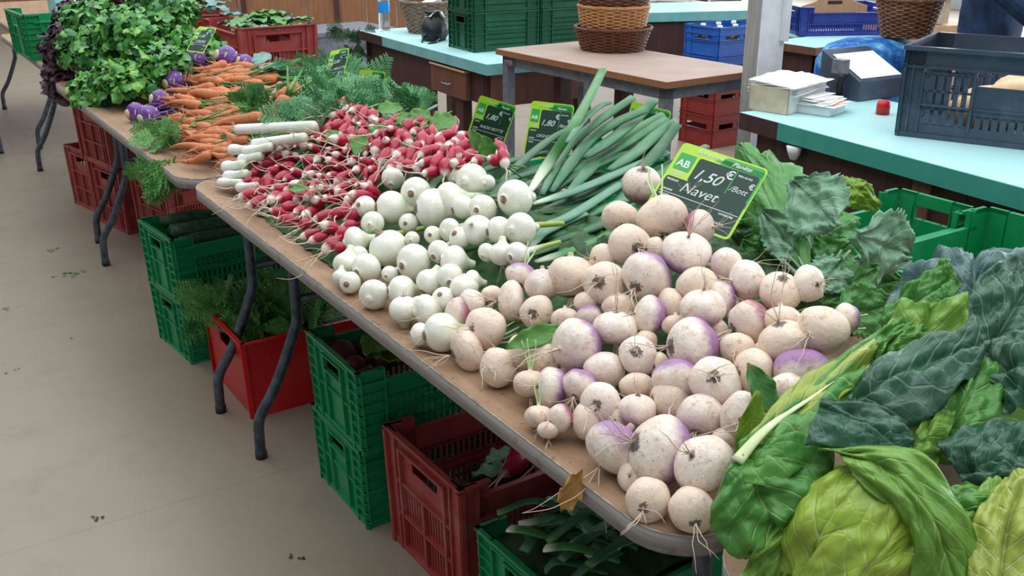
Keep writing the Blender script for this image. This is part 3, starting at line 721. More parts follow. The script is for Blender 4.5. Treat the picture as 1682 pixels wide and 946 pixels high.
def hairs(seed, n, ln, r, z0, spread=.6, curl=.5, off=.02):
    rr = random.Random(seed); b = MB()
    for j in range(n):
        a = rr.random()*2*PI; d = Vector((math.cos(a)*spread*rr.random(), math.sin(a)*spread*rr.random(), -1)).normalized()
        p = Vector((off*math.cos(a), off*math.sin(a), z0)); P = [p]; L = ln*(.4+.8*rr.random())
        m = 9
        for i in range(m):
            d = (d+Vector((rr.uniform(-1, 1), rr.uniform(-1, 1), rr.uniform(-.7, .5)))*curl*.5).normalized(); p = p+d*L/m; P.append(p)
        b.tube([cr(P, k/18) for k in range(19)], [r*(1-.75*k/18) for k in range(19)], 5)
    return b
HM = []
for k in range(6):
    o = hairs(k+20, (4, 5, 3, 7, 4, 8)[k], (1.4, 2.0, 2.6, 1.4, 2.2, 1.8)[k], .028, -.86).build('h', M['root']); HM.append(o.data); bpy.data.objects.remove(o)
def stalkmesh(seed):
    rr = random.Random(seed); b = MB()
    for j in range(4):
        a = j*PI/2+rr.random(); P = [Vector((.07*math.cos(a), .07*math.sin(a), .8)), Vector((.12*math.cos(a), .12*math.sin(a), 1.2)), Vector((.3*math.cos(a), .3*math.sin(a), 1.9)), Vector((.4*math.cos(a)+rr.uniform(-.3, .3), .4*math.sin(a), 2.7))]
        b.tube([cr(P, k/10) for k in range(11)], [.06-.003*k for k in range(11)], 6)
    return b
SM = []
for k in range(3): o = stalkmesh(k).build('s', M['stem']); SM.append(o.data); bpy.data.objects.remove(o)
def newobj(name, data, parent=None):
    o = bpy.data.objects.new(name, data); COL.objects.link(o)
    if parent: o.parent = parent
    return o
# photo-plane list: x, y, half width, half height, skin (c cream, t muddy, p purple shoulder, k pink), crown angle (deg, 0 = right, 90 = up) or None, lift
TUR = [(856,454,24,22,'p',70,0),(891,468,29,24,'c',None,.012),(840,495,20,31,'c',0,.0),(882,513,27,26,'t',None,0),(938,455,22,40,'t',90,0),(993,466,34,35,'t',None,.012),(1063,455,38,39,'p',40,.02),
(928,524,22,17,'t',None,0),(968,520,20,17,'p',80,0),(1012,538,34,25,'c',-90,.012),(1017,503,26,17,'t',None,-.005),(964,497,20,16,'t',None,-.01),(1066,519,24,31,'p',-10,.0),(1101,500,18,26,'t',None,-.01),
(1048,584,30,30,'c',None,.01),(947,567,36,41,'p',10,.02),(892,586,24,32,'t',None,0),(856,580,17,31,'t',0,0),(993,608,31,28,'c',None,0),(907,636,22,31,'p',-5,.012),(952,632,23,27,'p',60,.015),(988,662,31,32,'c',None,.012),
(1048,673,22,28,'c',-90,.01),(1044,636,27,24,'t',None,-.005),(885,684,13,24,'t',90,0),(920,687,22,22,'k',20,.01),(901,706,18,14,'t',None,0),(871,630,15,28,'t',90,0),(963,692,22,28,'t',None,-.005),(818,604,30,30,'t',None,0),
(767,574,20,36,'t',20,-.004),(797,540,31,35,'t',0,.012),(775,498,22,19,'c',0,.01),(752,520,13,30,'k',0,0),(808,484,16,14,'t',None,0),(1010,735,36,46,'p',50,.008),(1084,741,45,54,'p',-20,.012),(1155,762,43,47,'p',-40,.018),
(1064,824,36,36,'t',30,0),(1137,838,36,37,'t',90,0),(1038,783,24,24,'t',None,-.01),(1111,623,32,36,'p',75,.01),(1175,627,38,39,'c',None,.015),(1138,568,45,34,'p',0,.012),(1237,610,30,38,'t',0,0),(1210,572,25,26,'t',None,0),
(1151,683,37,34,'c',60,0),(1222,684,38,38,'c',None,.008),(1100,656,30,36,'t',None,-.01),(1155,506,36,28,'c',-90,.02),(1146,471,33,29,'t',None,0),(1187,490,19,28,'p',0,-.005),(1227,460,25,32,'c',0,.01),(1193,435,22,28,'c',180,0),
(1128,416,39,35,'p',-90,.02),(1281,479,33,29,'t',-90,.01),(1328,466,26,27,'c',180,.015),(1231,530,27,36,'k',20,-.005),(1284,526,30,22,'t',None,0),(1288,561,38,27,'t',-70,.012),(1350,543,36,40,'t',10,.01),(1390,524,16,26,'p',0,-.01),
(1315,606,42,27,'p',90,0),(1296,645,33,32,'c',90,0),(1104,500,20,25,'t',None,-.015),(1110,534,22,18,'t',None,-.012),(1149,374,24,27,'k',180,.0),(1055,305,32,31,'k',-90,.02),(1134,327,21,21,'c',-80,.015),(1088,361,35,40,'t',90,.01),
(1018,357,28,25,'t',90,0),(1034,402,33,32,'t',150,.008),(990,425,22,24,'t',None,-.01),(1082,600,18,20,'t',None,-.02),(1180,545,16,18,'t',None,-.02),(1255,575,16,16,'t',None,-.015),(930,600,18,20,'t',None,-.012),(1015,690,18,18,'t',None,-.01),(1190,720,20,18,'t',None,-.01),(1075,410,16,20,'t',None,-.01),(1200,500,16,16,'t',None,-.02),(1060,560,18,16,'t',None,-.015)]
CREAM = {'c': 'turnip_cream', 't': 'turnip_tan', 'p': 'turnip_purple', 'k': 'turnip_pink'}
tl = []
for i, (x, y, rx, ry, kd, ang, lift) in enumerate(TUR):
    rr = random.Random(i*3+1)
    dep = depth(on(x, y)); 
    p = on(x, y, 0); dep = depth(p)
    Rr = 1.07*max(rx, ry)*dep/FPX; asp = min(rx, ry)/max(rx, ry)
    kk = 1.0 if asp < .85 else (.75 if asp < .95 else .4)
    if kd in 'pk': kk = max(kk, .8)
    if ang is None: ang = (0 if ry > rx else 90) if asp < .93 else rr.uniform(-60, 80)
    a = math.radians(ang); k2 = math.sqrt(max(0, 1-kk*kk))
    d = (RT*math.cos(a)+UP*math.sin(a))*kk + FW*max(k2, .25)
    c = CAM + (p-CAM)*(1-lift/dep)
    c.z = max(c.z, TZ+Rr*.74)
    if c.z > p.z+.0001 or lift:  # keep it on the same sight line when it rests on the table
        q = CAM + (p-CAM).normalized()*((p-CAM).length); 
    rot = basis(d, rr.random()*6)
    o = newobj('turnip', TM[i % 7].copy() if False else TM[i % 7]); o.matrix_world = mw(c, rot, (Rr, Rr, Rr*(1.0 if asp > .7 else .9)))
    o.material_slots[0].link = 'OBJECT'; o.material_slots[0].material = M[CREAM[kd]]
    h = newobj('taproot', HM[(i*5+1) % 6], o)
    if i % 3 == 0 and not (kd in 'c' and ang and ang > 50): newobj('leaf_stalks', SM[i % 3], o)
    tl.append((o, x, y, rx, ry, kd, Rr))
def rows_label(items, base, sizef, band=46):
    # items: (obj, x, y, ...) -> unique label by row and place in the row
    items = sorted(items, key=lambda t: -t[2]); row = 0; i = 0
    while i < len(items):
        y0 = items[i][2]; g = []
        while i < len(items) and items[i][2] > y0-band and len(g) < 15: g.append(items[i]); i += 1
        for j, t in enumerate(sorted(g, key=lambda t: t[1])):
            pos = ORD[j] if len(g) > 1 else 'only one'
            t[0]['label'] = base % (sizef(t), pos, NTH[min(row, 12)])
        row += 1
SK = {'c': 'clean cream', 't': 'muddy cream', 'p': 'purple-shouldered', 'k': 'pinkish purple'}
rows_label(tl, '%s turnip, %s in the %s row from the front', lambda t: ('large ' if t[6] > .031 else 'small ' if t[6] < .02 else 'round ')+SK[t[5]], 42)
for t in tl: t[0]['category'] = 'turnip'; t[0]['group'] = 'turnips heaped on the near table'
# ------------------------------------------------------------------ spring onions
def onion_prof(fl=.78):
    P = [(.02, -fl-.10), (.14, -fl-.09), (.2, -fl-.075), (.22, -fl-.03)]
    for i in range(2, 15):
        a = -PI/2+PI*i/18; P.append((math.cos(a)**.9, math.sin(a)*fl-.0))
    P += [(.50, .80), (.40, .92), (.33, 1.05), (.29, 1.25), (.27, 1.4)]
    return P
OM = []
for k in range(5):
    b = MB(); rr = random.Random(k+50); ph = rr.random()*9
    b.lathe(onion_prof((.80, .86, .74, .9, .82)[k]), 28, wob=lambda t, i: 1+.02*math.sin(2*t+ph)+.006*math.sin(26*t))
    o = b.build('m', M['onion']); OM.append(o.data); bpy.data.objects.remove(o)
OH = []
for k in range(3):
    o = hairs(k+80, (5, 7, 4)[k], (.5, .9, 1.4)[k], .012, -.87, 1.2, .7).build('h', M['root']); OH.append(o.data); bpy.data.objects.remove(o)
OS = []
for k in range(4):
    rr = random.Random(k+90); b = MB(); bx, by = rr.uniform(-1, 1), rr.uniform(-1, 1)
    P = [Vector((0, 0, 1.3)), Vector((.1*bx, .1*by, 2.2)), Vector((.5*bx, .5*by, 3.4)), Vector((1.2*bx, 1.2*by, 5.0))]
    b.tube([cr(P, i/14) for i in range(15)], [.285-.008*i for i in range(15)], 10); o = b.build('s', M['stalk' if k < 2 else 'stalk_lime' if k == 2 else 'stalk_dark']); OS.append(o.data); bpy.data.objects.remove(o)
ON = [(645,293,17,19,80),(683,317,26,24,None),(775,298,28,29,10),(643,341,22,28,0),(599,340,19,19,-20),(612,367,20,19,None),(671,366,15,16,None),(583,396,18,24,10),(638,408,32,23,-60),(680,431,27,31,20),(570,435,15,24,80),(602,440,22,25,30),
(739,331,27,32,10),(713,343,13,34,0),(793,343,24,23,20),(784,378,26,26,-40),(846,326,29,31,10),(855,376,26,28,10),(820,378,17,23,10),(850,418,19,21,20),(825,418,17,22,90),(711,386,15,14,None),(739,378,18,20,20),(756,391,19,17,-40),(745,429,26,19,-10),
(677,393,13,11,None),(722,414,20,18,40),(775,461,18,13,-10),(705,463,18,22,60),(739,454,22,22,90),(763,471,25,14,-80),(660,478,21,26,0),(614,484,26,25,50),(575,464,13,18,None),(664,508,26,19,-90),(688,501,13,15,20),(728,491,20,20,-60),(700,510,13,27,10),
(726,546,20,33,10),(690,549,13,19,0),(750,290,16,14,60),(590,420,14,16,None),(800,300,14,14,30),(760,340,14,20,20),(640,450,14,14,40),(800,415,14,16,40),(560,455,10,14,90)]
ol = []
for i, (x, y, rx, ry, ang) in enumerate(ON):
    rr = random.Random(i*7+2); p = on(x, y, .004); dep = depth(p); Rr = max(rx, ry)*dep/FPX; asp = min(rx, ry)/max(rx, ry)
    kk = .95 if asp < .85 else (.7 if asp < .95 else .5)
    if ang is None: ang = rr.uniform(0, 60); kk = .3
    a = math.radians(ang); d = (RT*math.cos(a)+UP*math.sin(a))*kk+FW*math.sqrt(max(.06, 1-kk*kk))
    p.z = max(p.z, TZ+Rr*.78)
    o = newobj('spring_onion', OM[i % 5]); o.matrix_world = mw(p, basis(d, rr.random()*6), Rr)
    newobj('roots', OH[i % 3], o); newobj('leaf_stalk', OS[(2 if y > 370 and i % 3 else i % 4)], o) if (ang or 0) <= 40 and d.z > -.05 else None
    ol.append((o, x, y, rx, ry, Rr)); o['category'] = 'onion'; o['group'] = 'white spring onions in the middle of the near table'
rows_label(ol, '%s white onion bulb, %s in the %s row from the front', lambda t: 'large' if t[5] > .028 else 'small' if t[5] < .019 else 'medium', 38)
# long leaves of the onions, running back to the right
OL = [  # (path px with height z, half width px, material)
 ([(868,318,.86),(905,262,.90),(938,212,.96),(965,165,1.0),(990,115,1.04)], 11, 'stalk'),
 ([(930,235,.95),(960,195,.97),(985,175,.98),(1002,168,.985)], 7, 'stalk_blue'),
 ([(872,312,.86),(930,270,.88),(1000,238,.90),(1058,205,.93),(1090,188,.95)], 12, 'stalk'),
 ([(875,335,.86),(950,312,.87),(1030,278,.89),(1095,250,.91)], 12, 'stalk_blue'),
 ([(880,375,.85),(930,358,.86),(985,325,.87),(1035,292,.88)], 12, 'stalk_blue'),
 ([(866,408,.84),(885,385,.85),(915,370,.85),(960,350,.86)], 13, 'stalk_blue'),
 ([(790,345,.84),(830,300,.86),(880,282,.86),(940,262,.86)], 9, 'stalk_dark'),
 ([(800,330,.83),(850,290,.85),(905,270,.86),(980,262,.86)], 10, 'stalk_dark'),
 ([(760,300,.84),(800,278,.85),(850,262,.86),(900,250,.87)], 9, 'stalk_dark'),
 ([(700,320,.84),(715,298,.85),(745,275,.86),(800,262,.86)], 8, 'stalk'),
 ([(880,330,.84),(940,290,.87),(1000,262,.89),(1080,225,.92)], 13, 'stalk_dark'),
 ([(890,320,.86),(925,250,.90),(975,205,.95),(1040,160,1.0)], 10, 'stalk_blue'),
 ([(905,315,.86),(960,240,.91),(1005,205,.95),(1060,180,.98)], 11, 'stalk_blue'),
 ([(930,320,.86),(985,262,.89),(1035,232,.92),(1095,195,.96)], 12, 'stalk_blue'),
 ([(940,330,.85),(1000,290,.87),(1060,252,.90),(1100,215,.94)], 12, 'stalk_dark'),
 ([(870,350,.84),(950,340,.84),(1010,310,.85),(1060,280,.87)], 13, 'stalk_dark'),
 ([(880,430,.83),(930,415,.83),(980,395,.84),(1020,372,.84)], 11, 'stalk'),
 ([(870,420,.83),(930,395,.83),(970,370,.84),(1010,350,.85)], 12, 'stalk_dark'),
 ([(870,395,.83),(930,380,.84),(990,350,.84),(1040,320,.85)], 12, 'stalk_dark'),
 ([(900,440,.82),(950,428,.82),(1000,410,.83),(1040,395,.83)], 10, 'stalk_lime'),
 ([(820,300,.85),(870,255,.88),(910,225,.9),(960,200,.93)], 9, 'stalk_dark'),
 ([(960,260,.90),(1010,225,.93),(1050,190,.96),(1075,165,.99)], 13, 'stalk_blue'),
 ([(1000,280,.89),(1045,250,.91),(1085,215,.94),(1110,200,.96)], 13, 'stalk_blue'),
 ([(840,315,.84),(880,300,.85),(930,300,.85),(990,285,.86)], 14, 'stalk_dark'),
 ([(1010,330,.86),(1050,300,.87),(1090,275,.88),(1120,262,.90)], 12, 'stalk_blue'),
 ([(900,400,.83),(945,385,.84),(1000,365,.85),(1045,345,.86)], 13, 'stalk_dark'),
 ([(905,425,.82),(950,405,.83),(1000,385,.83),(1040,370,.84)], 12, 'stalk'),
 ([(890,345,.84),(950,325,.85),(1010,300,.87),(1060,270,.88)], 13, 'stalk_dark'),
 ([(915,380,.84),(960,355,.85),(1010,335,.86),(1060,315,.87)], 12, 'stalk_blue'),
 ([(900,300,.86),(950,275,.88),(1010,245,.90),(1075,210,.93)], 13, 'stalk'),
 ([(1020,300,.88),(1060,270,.90),(1090,235,.93),(1112,205,.96)], 12, 'stalk_dark'),
 ([(1060,300,.88),(1100,275,.89),(1135,255,.9),(1160,240,.91)], 9, 'stalk_blue')]
OL += [([(628,205,.83),(655,188,.86),(680,176,.88),(702,168,.89)], 6, 'stalk_blue'), ([(650,206,.84),(678,192,.86),(700,182,.88),(718,173,.89)], 6, 'stalk_blue')]
bl = None
for i, (P, w, m) in enumerate(OL):
    W = [at(*q) for q in P]; r = w*depth(W[1])/FPX
    if P[0][0] >= 889 and m in ('stalk', 'stalk_blue'): m = 'stalk_tip'
    b = MB(); n = 22; b.tube([cr(W, k/n) for k in range(n+1)], [r*(.45+.55*min(1, k/4))*(1-.35*max(0, k/n-.5)) for k in range(n+1)], 12, True, .42)
    o = b.build('spring_onion_leaf', M[m])
    tag(o, 'thick %s onion leaf%s among those fanning back from the white bulbs' % ({'stalk': 'mid-green', 'stalk_tip': 'plain green', 'stalk_blue': 'blue-green', 'stalk_dark': 'dark green', 'stalk_lime': 'lime green'}[m], None or ''), 'leaf', 'long onion leaves')
    bl = (bl or []) + [(o, P[-1][0], P[-1][1], m)]
rows_label(bl, '%s onion leaf, tip %s in the %s row of tips', lambda t: {'stalk': 'mid-green', 'stalk_tip': 'plain green', 'stalk_blue': 'blue-green', 'stalk_dark': 'dark green', 'stalk_lime': 'lime green'}[t[3]], 40)
# ------------------------------------------------------------------ radishes
RM = []
for k in range(4):
    b = MB(); rr = random.Random(k+5); L = (.019, .017, .021, .015)[k]; w = (.0105, .011, .0098, .0115)[k]
    prof = [(.0006, -L-.007), (.0016, -L-.002)]+[(w*math.cos(-PI/2+PI*i/12)**.75*(1 if i > 5 else .93), L*math.sin(-PI/2+PI*i/12)) for i in range(1, 12)]+[(.003, L), (.0028, L+.006)]
    b.lathe(prof, 16); o = b.build('m', M['radish']); RM.append(o.data); bpy.data.objects.remove(o)
RH = []
for k in range(5):
    rr = random.Random(k+33); b = MB(); d = Vector((0, 0, -1)); p = Vector((0, 0, -.022)); P = [p]; L = rr.uniform(.03, .075)
    for i in range(7): d = (d+Vector((rr.uniform(-1, 1), rr.uniform(-1, 1), rr.uniform(-.5, .3)))*.35).normalized(); p = p+d*L/7; P.append(p)
    b.tube([cr(P, j/14) for j in range(15)], [.0013*(1-.8*j/14)+.0002 for j in range(15)], 5)
    o = b.build('h', M['root']); RH.append(o.data); bpy.data.objects.remove(o)
RC = []
for k in range(3): o = hairs(k+140, 4, .075, .0009, -.018, .9, .55, .0005).build('h', M['root']); RC.append(o.data); bpy.data.objects.remove(o)
RS = []
for k in range(2):
    b = MB()
    for j in range(3): a = j*2.1+k; b.tube([Vector((0, 0, .018)), Vector((.003*math.cos(a), .003*math.sin(a), .04)), Vector((.012*math.cos(a), .012*math.sin(a), .08))], [.0022, .0018, .0014], 6)
    o = b.build('s', M['carrot_leaf']); RS.append(o.data); bpy.data.objects.remove(o)
def inpoly(x, y, P):
    c = False
    for i in range(len(P)):
        x1, y1 = P[i]; x2, y2 = P[i-1]
        if (y1 > y) != (y2 > y) and x < (x2-x1)*(y-y1)/(y2-y1)+x1: c = not c
    return c
def poisson(poly, d, seed, fx=1.0, fy=.8, gap=None):
    rr = random.Random(seed); xs = [p[0] for p in poly]; ys = [p[1] for p in poly]; out = []
    for _ in range(30000):
        x, y = rr.uniform(min(xs), max(xs)), rr.uniform(min(ys), max(ys))
        if inpoly(x, y, poly) and all(((x-a)*fx)**2+((y-c)*fy)**2 > d(x, y)**2 for a, c in out): out.append((x, y))
    return out
PR1 = [(398,305),(415,262),(452,228),(500,210),(545,190),(600,215),(640,235),(655,262),(628,285),(600,325),(575,370),(560,412),(520,395),(470,365),(420,335)]
PR2 = [(520,205),(532,168),(556,165),(610,190),(668,200),(712,190),(745,198),(770,232),(828,245),(838,262),(780,268),(752,272),(700,288),(660,280),(636,270),(610,250),(560,235)]
cand = [(x, y, 1) for x, y in poisson(PR1, lambda x, y: 10.5+.022*(y-180), 3)]+[(x, y, 2) for x, y in poisson(PR2, lambda x, y: 11.3+.015*(y-160), 4)]
cand = sorted(cand, key=lambda c: c[1])
random.Random(1).shuffle(cand); cand = cand[:298]
print('radishes', len(cand))
for i, (x, y, hp) in enumerate(cand):
    rr = random.Random(i+900); up = .022 if hp == 2 else .0
    p = on(x, y, up+rr.uniform(-.004, .012)); 
    # crowns point back and to the right, tails to the front left
    a = math.radians(rr.gauss(15, 32)); kk = rr.uniform(.45, .98)
    if y > 350 or x < 430: a = math.radians(rr.gauss(25, 15)); kk = .95
    if hp == 2 and rr.random() < .5: a = math.radians(rr.uniform(60, 120)); kk = .8
    d = (RT*math.cos(a)+UP*math.sin(a))*kk+FW*math.sqrt(1-kk*kk)
    s = rr.uniform(.85, 1.27)*(1.0+.10*(hp == 2)+.1*(y > 300)); p.z = max(p.z, TZ+.012)
    o = newobj('radish', RM[i % 4]); o.matrix_world = mw(p, basis(d, rr.random()*6), s)
    newobj('root_tail', RC[i % 3] if y > 290 and i % 5 else RH[i % 5], o)
    if i % 3 == 0 and d.z < .35: newobj('leaf_stalks', RS[i % 2], o)
    zone = ('front edge' if y > 340 else 'lower middle' if y > 290 else 'upper middle' if y > 240 else 'back') if hp == 1 else ('left end' if x < 620 else 'middle' if x < 710 else 'right end')
    z2 = '' if hp == 2 else (', by the leeks' if x < 500+ (y-300)*.4 else ', by the onions')
    if hp == 1: lab = 'red radish with white tip, %s of the front heap%s' % (zone, z2)
    else: lab = 'red radish with white tip at the %s of the back radish heap' % zone
    tag(o, lab, 'radish', ('radishes at the %s of the front heap%s' % (zone, z2)) if hp == 1 else 'radishes at the %s of the back heap' % zone)
# single radish leaves showing between the roots
for i, (x, y, L, Wd, ang, lab) in enumerate([(590,236,.062,.042,80,'oval green radish leaf standing between the two radish heaps'),(622,216,.055,.04,70,'olive green radish leaf at the left end of the back radishes'),(690,190,.06,.05,60,'pale green radish leaf behind the back radishes'),(728,200,.075,.06,30,'round pale radish leaf behind the right end of the radishes'),(545,222,.04,.03,60,'small green radish leaf in the front radish heap'),(640,178,.07,.045,20,'green radish leaf below the small price card'),(785,238,.07,.04,-60,'narrow radish leaf in front of the leaning price card'),(800,245,.06,.04,-70,'bright green radish leaf right of the leaning price card base'),(490,308,.05,.03,170,'green radish leaf lying low in the front radish heap'),(665,196,.05,.04,100,'dark green radish leaf over the back radish heap')]):
    p = on(x, y, .035); a = math.radians(ang); d = RT*math.cos(a)+UP*math.sin(a)+FW*.3
    o = leaf_obj('radish_leaf', M['leaf_small'], p-d.normalized()*L*.5, d, -FW*.8+UP*.5, L, Wd, ruffle=.12, bend=.3, seed=i, serr=.2); tag(o, lab, 'leaf', 'single radish leaves')
# ------------------------------------------------------------------ carrots
CM = []
for k in range(5):
    rr = random.Random(k+15); b = MB(); n = 16; P = []; x = y = 0
    for i in range(n+1):
        u = i/n; P.append(Vector((.10*math.sin(u*3+k)*u+.02*rr.uniform(-1, 1)*u, .07*math.sin(u*4+k*2)*u, -u)))
    prof = [.055, .085]+[.095*(1-(i/n)**1.6*.92)*(1+.04*math.sin(i*2.3+k)) for i in range(2, n+1)]
    b.tube(P, prof, 12); o = b.build('m', M['carrot'], smooth=True); CM.append(o.data); bpy.data.objects.remove(o)
CH = []
for k in range(5):
    rr = random.Random(k+55); b = MB()
    for j in range(3):
        p = Vector((.07*math.sin(3+k), .05*math.sin(4+k*2), -.97)) if j == 0 else Vector((.05*rr.uniform(-1, 1), .05, -rr.uniform(.4, .9))); d = Vector((rr.uniform(-.4, .4), rr.uniform(-.4, .4), -1)); P = [p]; L = rr.uniform(.25, .6)
        for i in range(7): d = (d+Vector((rr.uniform(-1, 1), rr.uniform(-1, 1), rr.uniform(-.4, .2)))*.4).normalized(); p = p+d*L/7; P.append(p)
        b.tube([cr(P, q/14) for q in range(15)], [.012*(1-.8*q/14) for q in range(15)], 5)
    o = b.build('h', M['carrot_root']); CH.append(o.data); bpy.data.objects.remove(o)
CS = []
for k in range(2):
    b = MB()
    for j in range(4): a = j*1.6+k; b.tube([Vector((.02*math.cos(a), .02*math.sin(a), 0)), Vector((.04*math.cos(a), .04*math.sin(a), .3)), Vector((.16*math.cos(a), .16*math.sin(a), 1.0))], [.02, .017, .01], 6)
    o = b.build('s', M['carrot_leaf']); CS.append(o.data); bpy.data.objects.remove(o)
mound('carrot_roots_bed', .12, .50, -.12, .98, .035, M['soil'], 'brown earthy clump of small roots under the carrots', 'carrot roots')
CA = [((312,118),(372,104),7),((296,124),(395,116),6),((322,122),(440,114),8),((345,106),(392,112),7),((360,122),(452,132),8),((318,128),(365,137),7),((330,136),(430,140),9),((372,128),(425,122),7),
((298,146),(350,143),7),((305,150),(372,152),9),((268,153),(312,150),6),((330,142),(378,158),8),((352,154),(432,146),9),((300,158),(352,160),8),((360,165),(402,148),7),((268,170),(330,174),7),
((290,178),(360,182),8),((320,186),(372,188),9),((345,182),(430,196),8),((372,160),(436,180),9),((388,172),(440,184),9),((270,205),(320,200),7),((282,198),(345,212),8),((320,200),(392,204),9),((340,214),(432,192),10),((300,216),(372,218),8),
((255,208),(312,212),7),((268,221),(340,224),7),((276,216),(355,236),7),((300,232),(362,228),7),((282,240),(345,246),7),((300,226),(390,214),8),((320,246),(375,250),7),((346,262),(385,254),7),((330,240),(380,238),7),((290,130),(340,126),6),
((375,140),(442,150),8),((400,118),(458,128),7),((410,200),(446,184),9),((330,196),(400,182),8),((350,228),(400,212),8),((278,160),(320,166),6),((258,196),(300,192),6),((305,252),(350,240),6),((350,272),(388,262),6),((300,190),(350,190),7),
((443,175),(492,140),10),((452,200),(472,160),11),((484,201),(486,164),7)]
rq = random.Random(77)
for k in range(34):
    yy = 112+k*4.5; x0 = (300 if yy < 140 else 270 if yy < 170 else 262 if yy < 215 else 285)+rq.uniform(0, 90); CA.insert(0, ((x0, yy+rq.uniform(-5, 5)), (min(448-max(0, yy-190), x0+rq.uniform(50, 85)), yy+rq.uniform(-14, 6)), rq.choice((7, 8, 8, 9))))
cl = []
for i, (a, c, w) in enumerate(CA):
    rr = random.Random(i+70); lift = rr.uniform(.005, .02)+(.06 if (w >= 10 and a[0] > 436) else .02 if w >= 10 else 0)
    t = on(*a, lift*.5); h = on(*c, lift); L = (h-t).length
    o = newobj('carrot', CM[i % 5]); r = w*1.2*depth(h)/FPX/.095; o.matrix_world = mw(h, basis(h-t, rr.random()*6), (r, r, min(L, .22)))
    newobj('root_hairs', CH[i % 5], o); 
    if i % 2: newobj('leaf_stalks', CS[i % 2], o)
    o['category'] = 'carrot'; o['group'] = 'orange carrots on the middle table'; cl.append((o, (a[0]+c[0])/2, (a[1]+c[1])/2, w))
rows_label(cl, '%s orange carrot, %s in the %s row from the front', lambda t: 'thick' if t[3] > 8 else 'thin' if t[3] < 7 else 'plain', 22)
# feathery fronds
def frond(b, T, L, rr, dens=9):
    b.tube([T @ Vector((L*u, 0, -.25*L*u*u)) for u in (0, .25, .5, .75, 1)], [.0016, .0014, .0012, .0009, .0005], 4)
    for i in range(dens):
        u = .15+.85*i/dens; l = L*.42*(1-u*.75)
        for s in (-1, 1):
            base = Vector((L*u, 0, -.25*L*u*u)); tip = base+Vector((l*.7, s*l, rr.uniform(-.3, .2)*l))
            b.tube([T @ base, T @ (base*.5+tip*.5), T @ tip], [.0009, .0008, .0005], 3, False)
            for q in range(5):
                f = (q+1)/5; m = base.lerp(tip, f); 
                for s2 in (-1, 1):
                    e = m+Vector((l*.30, s2*l*.24, rr.uniform(-.12, .12)*l)); n2 = (e-m).cross(Vector((0, 0, 1))).normalized()*.0022
                    b.add([T @ m, T @ (m.lerp(e, .5)+n2), T @ e, T @ (m.lerp(e, .5)-n2)], [(0, 1, 2, 3)])
def fronds(name, spots, L, mat, label, cat, n=40, seed=1, spread=1.0, up=.35, grp=None, dens=9, main=None):
    rr = random.Random(seed); b = MB()
    for k in range(n):
        c, rad = rr.choice(spots); p = Vector(c)+Vector((rr.gauss(0, rad), rr.gauss(0, rad), abs(rr.gauss(0, rad*.3))))
        if main: d = Vector(main)+Vector((rr.gauss(0, spread*.5), rr.gauss(0, spread*.5), rr.gauss(up, .3)))
        else: a = rr.random()*2*PI; d = Vector((math.cos(a), math.sin(a), rr.gauss(up, .3)))
        T = Matrix.Translation(p) @ basis(d).to_4x4() @ Matrix.Rotation(-PI/2, 4, 'Y') @ Matrix.Rotation(rr.uniform(-1, 1), 4, 'X')
        frond(b, T, L*rr.uniform(.6, 1.1), rr, dens)
    return tag(b.build(name, M[mat], smooth=False), label, cat, grp)
FG = 'bunches of carrot tops'
sp = [(on(x, y, .01), .04) for x, y in ((520,168),(528,195),(548,172))]
fronds('carrot_frond_bunch', sp, .10, 'carrot_leaf_blue', 'feathery carrot tops behind the three upright carrots, left of the radishes', 'carrot greens', 90, 1, grp=FG)
sp = [(on(x, y, .01), .05) for x, y in ((525,132),(550,142),(585,150))]
fronds('carrot_frond_bunch', sp, .11, 'carrot_leaf_blue', 'feathery carrot tops around the two small price cards', 'carrot greens', 80, 2, grp=FG)
sp = [(on(x, y, .01), .03) for x, y in ((600,158),(618,166),(640,172))]
fronds('carrot_frond_bunch', sp, .10, 'carrot_leaf_blue', 'feathery carrot tops right of the small price cards behind the radishes', 'carrot greens', 44, 3, grp=FG)
fronds('carrot_frond_bunch', [(on(425, 165, .05), .025), (on(415, 178, .04), .02)], .06, 'carrot_leaf', 'short tufts of carrot top in the middle of the carrot heap', 'carrot greens', 22, 4, grp=FG)
fronds('carrot_frond_bunch', [(Vector((.0, .22, TZ+.005)), .02)], .11, 'carrot_leaf', 'carrot tops hanging down over the front edge of the middle table', 'carrot greens', 26, 5, spread=.8, up=-.75, main=(-.35, .2, -.2), grp=FG)
fronds('carrot_frond_bunch', [(on(272, 232, .0), .02)], .10, 'carrot_leaf', 'carrot tops lying on the table below the front carrots', 'carrot greens', 16, 6, up=.1, grp=FG)
